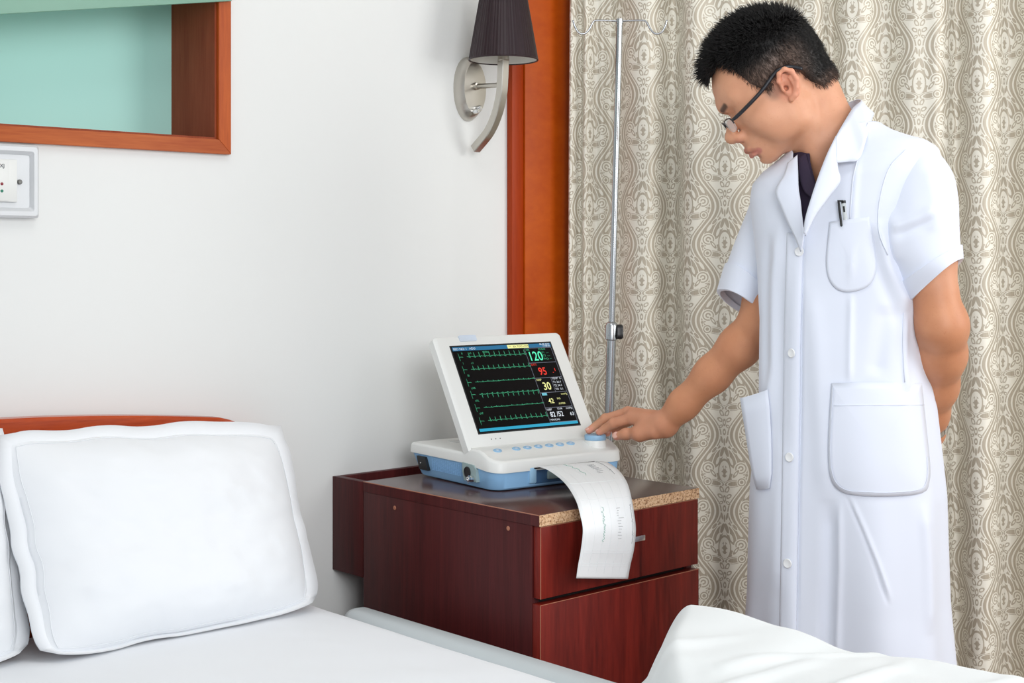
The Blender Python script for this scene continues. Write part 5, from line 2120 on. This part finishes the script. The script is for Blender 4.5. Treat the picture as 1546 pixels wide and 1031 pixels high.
# collar: near fall, round the back of the neck, far fall
strip('collar', surf([(1262, 206, 2.393), (1268, 195, 2.405), (1277, 180, 2.425), (1288, 163, 2.450), (1300, 152, 2.490)], .010) + [ (1288, 152, 2.585), (1255, 170, 2.620), (1222, 205, 2.600), (1207, 236, 2.560), (1203, 268, 2.440)],
      surf([(1262, 246, 2.368), (1280, 244, 2.370), (1297, 240, 2.378), (1308, 210, 2.400), (1316, 181, 2.440)], .008) + [(1316, 172, 2.560), (1275, 200, 2.640), (1225, 222, 2.650), (1194, 244, 2.600), (1184, 268, 2.450)], arch=.003, n=8)

# sleeves


def sleeve(name, pairs, dep, half, drop, parent=coat_root, seed=0):
    """pairs: ((left u, v), (right u, v)) silhouettes down the sleeve; dep, half: depth of its axis and half depth"""
    Lp_ = catmull([Vector(pl_(*a, d)) for (a, b), d in zip(pairs, dep)], 9)
    Rp_ = catmull([Vector(pl_(*b, d)) for (a, b), d in zip(pairs, dep)], 9)
    Hf = np.interp(np.linspace(0, 1, len(Lp_)), np.linspace(0, 1, len(half)), half)
    Dr = np.interp(np.linspace(0, 1, len(Lp_)), np.linspace(0, 1, len(drop)), drop)
    ph_ = np.linspace(0, 2 * math.pi, 72, endpoint=False)
    rows = []
    for i, (a, b) in enumerate(zip(Lp_, Rp_)):
        a, b = np.array(a), np.array(b)
        c, A = (a + b) / 2, (b - a) / 2
        B = np.array([0, Hf[i], -Dr[i]])
        t = i / (len(Lp_) - 1)
        wr = 1 + (.020 * np.sin(ph_ * 3 + t * 5 + seed) + .014 * np.sin(ph_ * 5 - t * 9 + seed)) * smoothstep(.1, .4, t)
        rows.append(c + (np.cos(ph_)[:, None] * A + np.sin(ph_)[:, None] * B) * wr[:, None])
    P = np.array(rows)
    return P


def sleeve_obj(P, folds):
    N = normals(P)
    ctr_ = P.mean(1, keepdims=True)
    if ((P - ctr_) * N).sum() < 0:
        N = -N
    for pl2, w_, a2 in folds:
        P = fold(P, N, pl2, w_, a2)
    o = obj('sleeve', grid_mesh(P, closed_u=True), M_COAT, coat_root, smooth=True)
    sm = o.modifiers.new('thickness', 'SOLIDIFY')
    sm.thickness = .0015
    # turned-up cuff
    k0 = int(P.shape[0] * .80)
    Q = P[k0:] + N[k0:] * .0050
    edge_ = P[-1:] + (P[-1:] - P[-2:-1]) * .4
    Q = np.concatenate([P[k0:k0 + 1] - N[k0:k0 + 1] * .001, P[k0:k0 + 1] + N[k0:k0 + 1] * .0048, Q, edge_ + N[-1:] * .0012, edge_ - N[-1:] * .0022, P[-3:-2] - N[-1:] * .003], 0)
    c = obj('cuff', grid_mesh(Q, closed_u=True), M_COAT, coat_root, smooth=50)
    return o


PL = sleeve('sleeve', [((1350, 262), (1374, 218)), ((1333, 298), (1407, 226)), ((1327, 335), (1431, 258)), ((1331, 366), (1441, 300)), ((1346, 404), (1444, 345)), ((1362, 430), (1445, 378)), ((1377, 452), (1446, 398))],
            [2.42, 2.41, 2.40, 2.39, 2.385, 2.38, 2.38], [.045, .058, .066, .066, .064, .061, .060], [0, 0, 0, .005, .012, .018, .024])
sleeve_obj(PL, [([(1345, 345), (1385, 330), (1412, 315)], 6, .004), ([(1350, 358), (1388, 342), (1414, 328)], 6, -.004), ([(1335, 300), (1350, 340), (1352, 400)], 9, .005), ([(1400, 250), (1412, 300), (1405, 350)], 12, .005)])
PR = sleeve('sleeve', [((1186, 246), (1205, 315)), ((1152, 272), (1190, 345)), ((1140, 295), (1184, 365)), ((1128, 325), (1174, 392)), ((1111, 366), (1164, 425)), ((1098, 402), (1155, 450)), ((1087, 438), (1147, 477))],
            [2.585, 2.605, 2.61, 2.615, 2.615, 2.62, 2.625], [.045, .062, .064, .062, .060, .058, .056], [0, 0, 0, .002, .006, .01, .012], seed=2)
sleeve_obj(PR, [([(1150, 300), (1145, 380), (1146, 460)], 6, .004), ([(1160, 310), (1156, 380), (1154, 450)], 6, -.004)])

# ------------------------------------------------------------------ shirt, trousers, shoes
SP = torso_pts(-.010, 1.0, 330, 520, 1.398)
shirt = obj('shirt', open_mesh(SP, [(1219, 190), (1223, 245), (1229, 268), (1238, 296), (1252, 262), (1300, 165), (1296, 120), (1215, 120)]), M_SHIRT, person, smooth=True)
shirt['label'] = 'dark purple shirt'
sm = shirt.modifiers.new('thickness', 'SOLIDIFY')
sm.thickness = .0015
strip('shirt_collar', [(1216, 232, 2.455), (1221, 248, 2.437), (1229, 272, 2.42), (1237, 293, 2.405)], [(1203, 240, 2.46), (1206, 262, 2.44), (1214, 288, 2.42), (1228, 300, 2.405)], M_SHIRT, parent=shirt, arch=.002)
tr = bmesh.new()
for s_ in (1, -1):
    hip_ = BR * .066 * s_
    knee = BR * .090 * s_ + BF * .01
    ank = BR * .095 * s_
    pts = [hip_ + [0, 0, .80], hip_ + [0, 0, .62], knee + [0, 0, .45], lerp(knee, ank, .5) + [0, 0, .25], ank + [0, 0, .035]]
    add_sweep(tr, catmull([Vector(p) for p in pts], 6), list(np.interp(np.linspace(0, 1, 25), [0, .3, .5, .75, 1], [.062, .070, .066, .062, .058])), 24)
bm2 = bmesh.new()
for s_ in (1, -1):
    pass
hips = [[tuple(BR * .100 * math.cos(a) + BF * .080 * math.sin(a) + np.array([0, 0, z])) for a in np.linspace(0, 2 * math.pi, 32, endpoint=False)] for z in (.66, .76, .86, .96)]
add_loft(tr, hips)
obj('trousers', tr, M_TROU, person, smooth=True)
bm2.free()
for s_ in (1, -1):
    bm = bmesh.new()
    an = BR * .095 * s_
    toe = BF * 1.0
    prof = [(-.075, .030, .045), (-.06, .036, .062), (-.02, .038, .075), (.04, .044, .062), (.10, .050, .045), (.155, .046, .034), (.185, .030, .024)]
    rings = []
    for y, w_, h_ in prof:
        rings.append([tuple(an + BF * y + BR * (w_ * math.cos(a)) + np.array([0, 0, max(0, h_ * .5 + h_ * .5 * math.sin(a) * 1.15)])) for a in np.linspace(0, 2 * math.pi, 20, endpoint=False)])
    add_loft(bm, rings)
    obj('shoe', bm, M_SHOE, person, smooth=True)

# ================================================================== glasses
PM = frame(person)
gl = empty('eyeglasses', PM @ Vector(hp(.10, 0, 0)))
tag(gl, 'thin black half rimmed eyeglasses worn on the face', 'glasses')
M_FRAMEB = mat('black_frame', lin(30, 32, 38), .3, noise=(90, .1))


def wp(f, l, u):
    return PM @ Vector(hp(f, l, u))


def lens_mat():
    m = bpy.data.materials.new('lens_glass')
    m.use_nodes = True
    nt = m.node_tree
    p = nt.nodes['Principled BSDF']
    p.inputs['Base Color'].default_value = (.9, .93, .95, 1)
    p.inputs['Roughness'].default_value = .05
    t = nt.nodes.new('ShaderNodeBsdfTransparent')
    lw = nt.nodes.new('ShaderNodeFresnel')
    lw.inputs['IOR'].default_value = 1.5
    ad = nt.nodes.new('ShaderNodeMath')
    ad.operation = 'ADD'
    ad.inputs[1].default_value = .0
    mx = nt.nodes.new('ShaderNodeMixShader')
    L = nt.links.new
    L(lw.outputs[0], ad.inputs[0])
    mi = nt.nodes.new('ShaderNodeMath')
    mi.operation = 'MINIMUM'
    mi.inputs[1].default_value = .38
    L(ad.outputs[0], mi.inputs[0])
    L(mi.outputs[0], mx.inputs[0])
    L(t.outputs[0], mx.inputs[1])
    L(p.outputs[0], mx.inputs[2])
    L(mx.outputs[0], nt.nodes['Material Output'].inputs['Surface'])
    return m


M_LENS = lens_mat()
for s_ in (1, -1):
    def lp(a, b):                     # lens plane: a outward, b up, slightly wrapped
        return wp(.1120 - .0065 * (a / .05) ** 1.6 - (.012 - b) * .04, s_ * (.0085 + a), b)
    shp = [(.004, .0105), (.014, .0125), (.030, .0125), (.046, .0105), (.050, .004), (.047, -.008), (.038, -.0125), (.024, -.0135), (.011, -.011), (.003, -.003)]
    shp = spline2(shp + shp[:1], 5)[:-1]
    c = lp(.026, -.002)
    V = [lp(a, b) for a, b in shp]
    n_ = len(V)
    bm = bmesh.new()
    ff = (PM.to_3x3() @ Vector(hf)) * .0008
    vv1 = [bm.verts.new(p + ff) for p in V]
    vv2 = [bm.verts.new(p - ff) for p in V]
    bm.faces.new(vv1)
    bm.faces.new(list(reversed(vv2)))
    for i in range(n_):
        bm.faces.new((vv1[i], vv2[i], vv2[(i + 1) % n_], vv1[(i + 1) % n_]))
    obj('lens', bm, M_LENS, gl, world=True)
    bm = bmesh.new()
    add_sweep(bm, [lp(a, b) for a, b in spline2([(.003, .000), (.004, .0105), (.014, .0125), (.030, .0125), (.046, .0105), (.0505, .004), (.050, -.001)], 6)], .0013, 8)
    obj('rim', bm, M_FRAMEB, gl, smooth=True, world=True)
    bm = bmesh.new()
    add_sweep(bm, [lp(a, b) for a, b in spline2([(.050, -.001), (.047, -.008), (.038, -.0125), (.024, -.0135), (.011, -.011), (.003, -.003), (.003, .000)], 6)], .0005, 6)
    obj('lower_rim', bm, M_STEEL, gl, smooth=True, world=True)
    bm = bmesh.new()
    flat = [(-.55, -1), (.55, -1), (.75, -.7), (.75, .7), (.55, 1), (-.55, 1), (-.75, .7), (-.75, -.7)]
    tp_ = catmull([wp(.104, s_ * .0585, .006), wp(.098, s_ * .0655, .0055), wp(.070, s_ * .0745, .0095), (wp(.035, s_ * .0785, .0165)), wp(.004, s_ * .0805, .0265), wp(-.010, s_ * .0825, .0265), wp(-.024, s_ * .0820, .0215), wp(-.040, s_ * .0770, .0060)], 6)
    add_sweep(bm, tp_, list(np.interp(np.linspace(0, 1, len(tp_)), [0, .15, .5, .75, 1], [.0024, .0034, .0034, .0038, .0034])), 8)
    obj('temple_arm', bm, M_FRAMEB, gl, smooth=True, world=True)
    bm = bmesh.new()
    add_sweep(bm, catmull([wp(.109, s_ * .0095, .001), wp(.104, s_ * .0105, -.004), wp(.101, s_ * .0100, -.007)], 4), .0007, 6)
    obj('nose_pad', bm, M_STEEL, gl, smooth=True, world=True)
bm = bmesh.new()
add_sweep(bm, catmull([wp(.1115, .011, .008), wp(.1135, .005, .0105), wp(.1135, -.005, .0105), wp(.1115, -.011, .008)], 5), .0012, 8)
obj('bridge', bm, M_FRAMEB, gl, smooth=True, world=True)

# ================================================================== pen in the chest pocket
p0, n0 = on_coat(1272, 341, .0062)
p1, n1 = on_coat(1268, 306, .0062)
p0, p1 = PM @ p0, PM @ p1
axp = (p1 - p0).normalized()
n0w = (PM.to_3x3() @ n0).normalized()
pen = empty('pen', p0 - axp * .05)
tag(pen, 'black and clear pen clipped in the chest pocket', 'pen')
sidep = axp.cross(n0w).normalized()
cen = p1 - n0w * .0050 + (PM.to_3x3() @ Vector((.0072, 0, 0))) - axp * .001
bm = bmesh.new()
add_sweep(bm, [cen - axp * .115, cen - axp * .108, cen - axp * .002, cen], [.0015, .0046, .0048, .0040], 16)
obj('barrel', bm, mat('clear_barrel', lin(206, 212, 214), .15, noise=(120, .2)), pen, smooth=40, world=True)
bm = bmesh.new()
add_sweep(bm, [cen - axp * .001, cen + axp * .0035, cen + axp * .0040], [.0046, .0046, .003], 16)
obj('cap', bm, M_BLACK, pen, smooth=40, world=True)
bm = bmesh.new()
add_sweep(bm, [cen + axp * .003 - sidep * 0, p1 + axp * .002 + n0w * .001, p1 - axp * .012 + n0w * .001, p0 + n0w * .001, p0 - axp * .001], [.0018, .0022, .0022, .0020, .0009], 8)
obj('clip', bm, M_BLACK, pen, smooth=40, world=True)
bm = bmesh.new()
q = cen - axp * .006
add_sweep(bm, [q + n0w * .0032, q - axp * .010 + n0w * .0032], .0022, 8)
obj('ink_window', bm, M_BLACK, pen, smooth=40, world=True)

# ================================================================== wristwatch on the left wrist
wd = lerp(ELL, WRL, .92)
axw = (WRL - ELL) / np.linalg.norm(WRL - ELL)
q1 = np.cross(axw, np.array([0, 1.0, 0]))
q1 /= np.linalg.norm(q1)
q2 = np.cross(axw, q1)
wt = empty('wristwatch', PM @ Vector(wd))
tag(wt, 'steel bracelet wristwatch on the wrist held behind the back', 'watch')
NL = 18
for k in range(NL):
    a0, a1 = 2 * math.pi * k / NL, 2 * math.pi * (k + .86) / NL
    bm = bmesh.new()
    R0 = .0275
    rings = []
    for a in (a0, (a0 + a1) / 2, a1):
        rad = q1 * math.cos(a) + q2 * math.sin(a)
        rings.append([PM @ Vector(wd + rad * (R0 + dr2) + axw * dz) for dr2, dz in ((0, -.008), (.0028, -.008), (.0034, 0), (.0028, .008), (0, .008))])
    add_loft(bm, rings)
    obj('bracelet_link', bm, M_CHROME, wt, smooth=30, world=True)
rad = q1 * math.cos(2.2) + q2 * math.sin(2.2)
mw = Matrix.Translation(PM @ Vector(wd + rad * .0295)) @ (PM.to_3x3() @ Vector(rad)).to_track_quat('Z', 'Y').to_matrix().to_4x4()
bm = bmesh.new()
add_lathe(bm, [(.017, 0), (.0185, .002), (.0185, .006), (.0165, .008), (.0150, .0078), (.0, .0078)], 32)
bm.transform(mw)
cs_ = obj('watch_case', bm, M_CHROME, wt, smooth=40, world=True)
bm = bmesh.new()
add_lathe(bm, [(.0148, .0079), (.0, .0081)], 28, cap=False)
bm.transform(mw)
obj('dial', bm, M_BLACK, cs_, smooth=40, world=True)
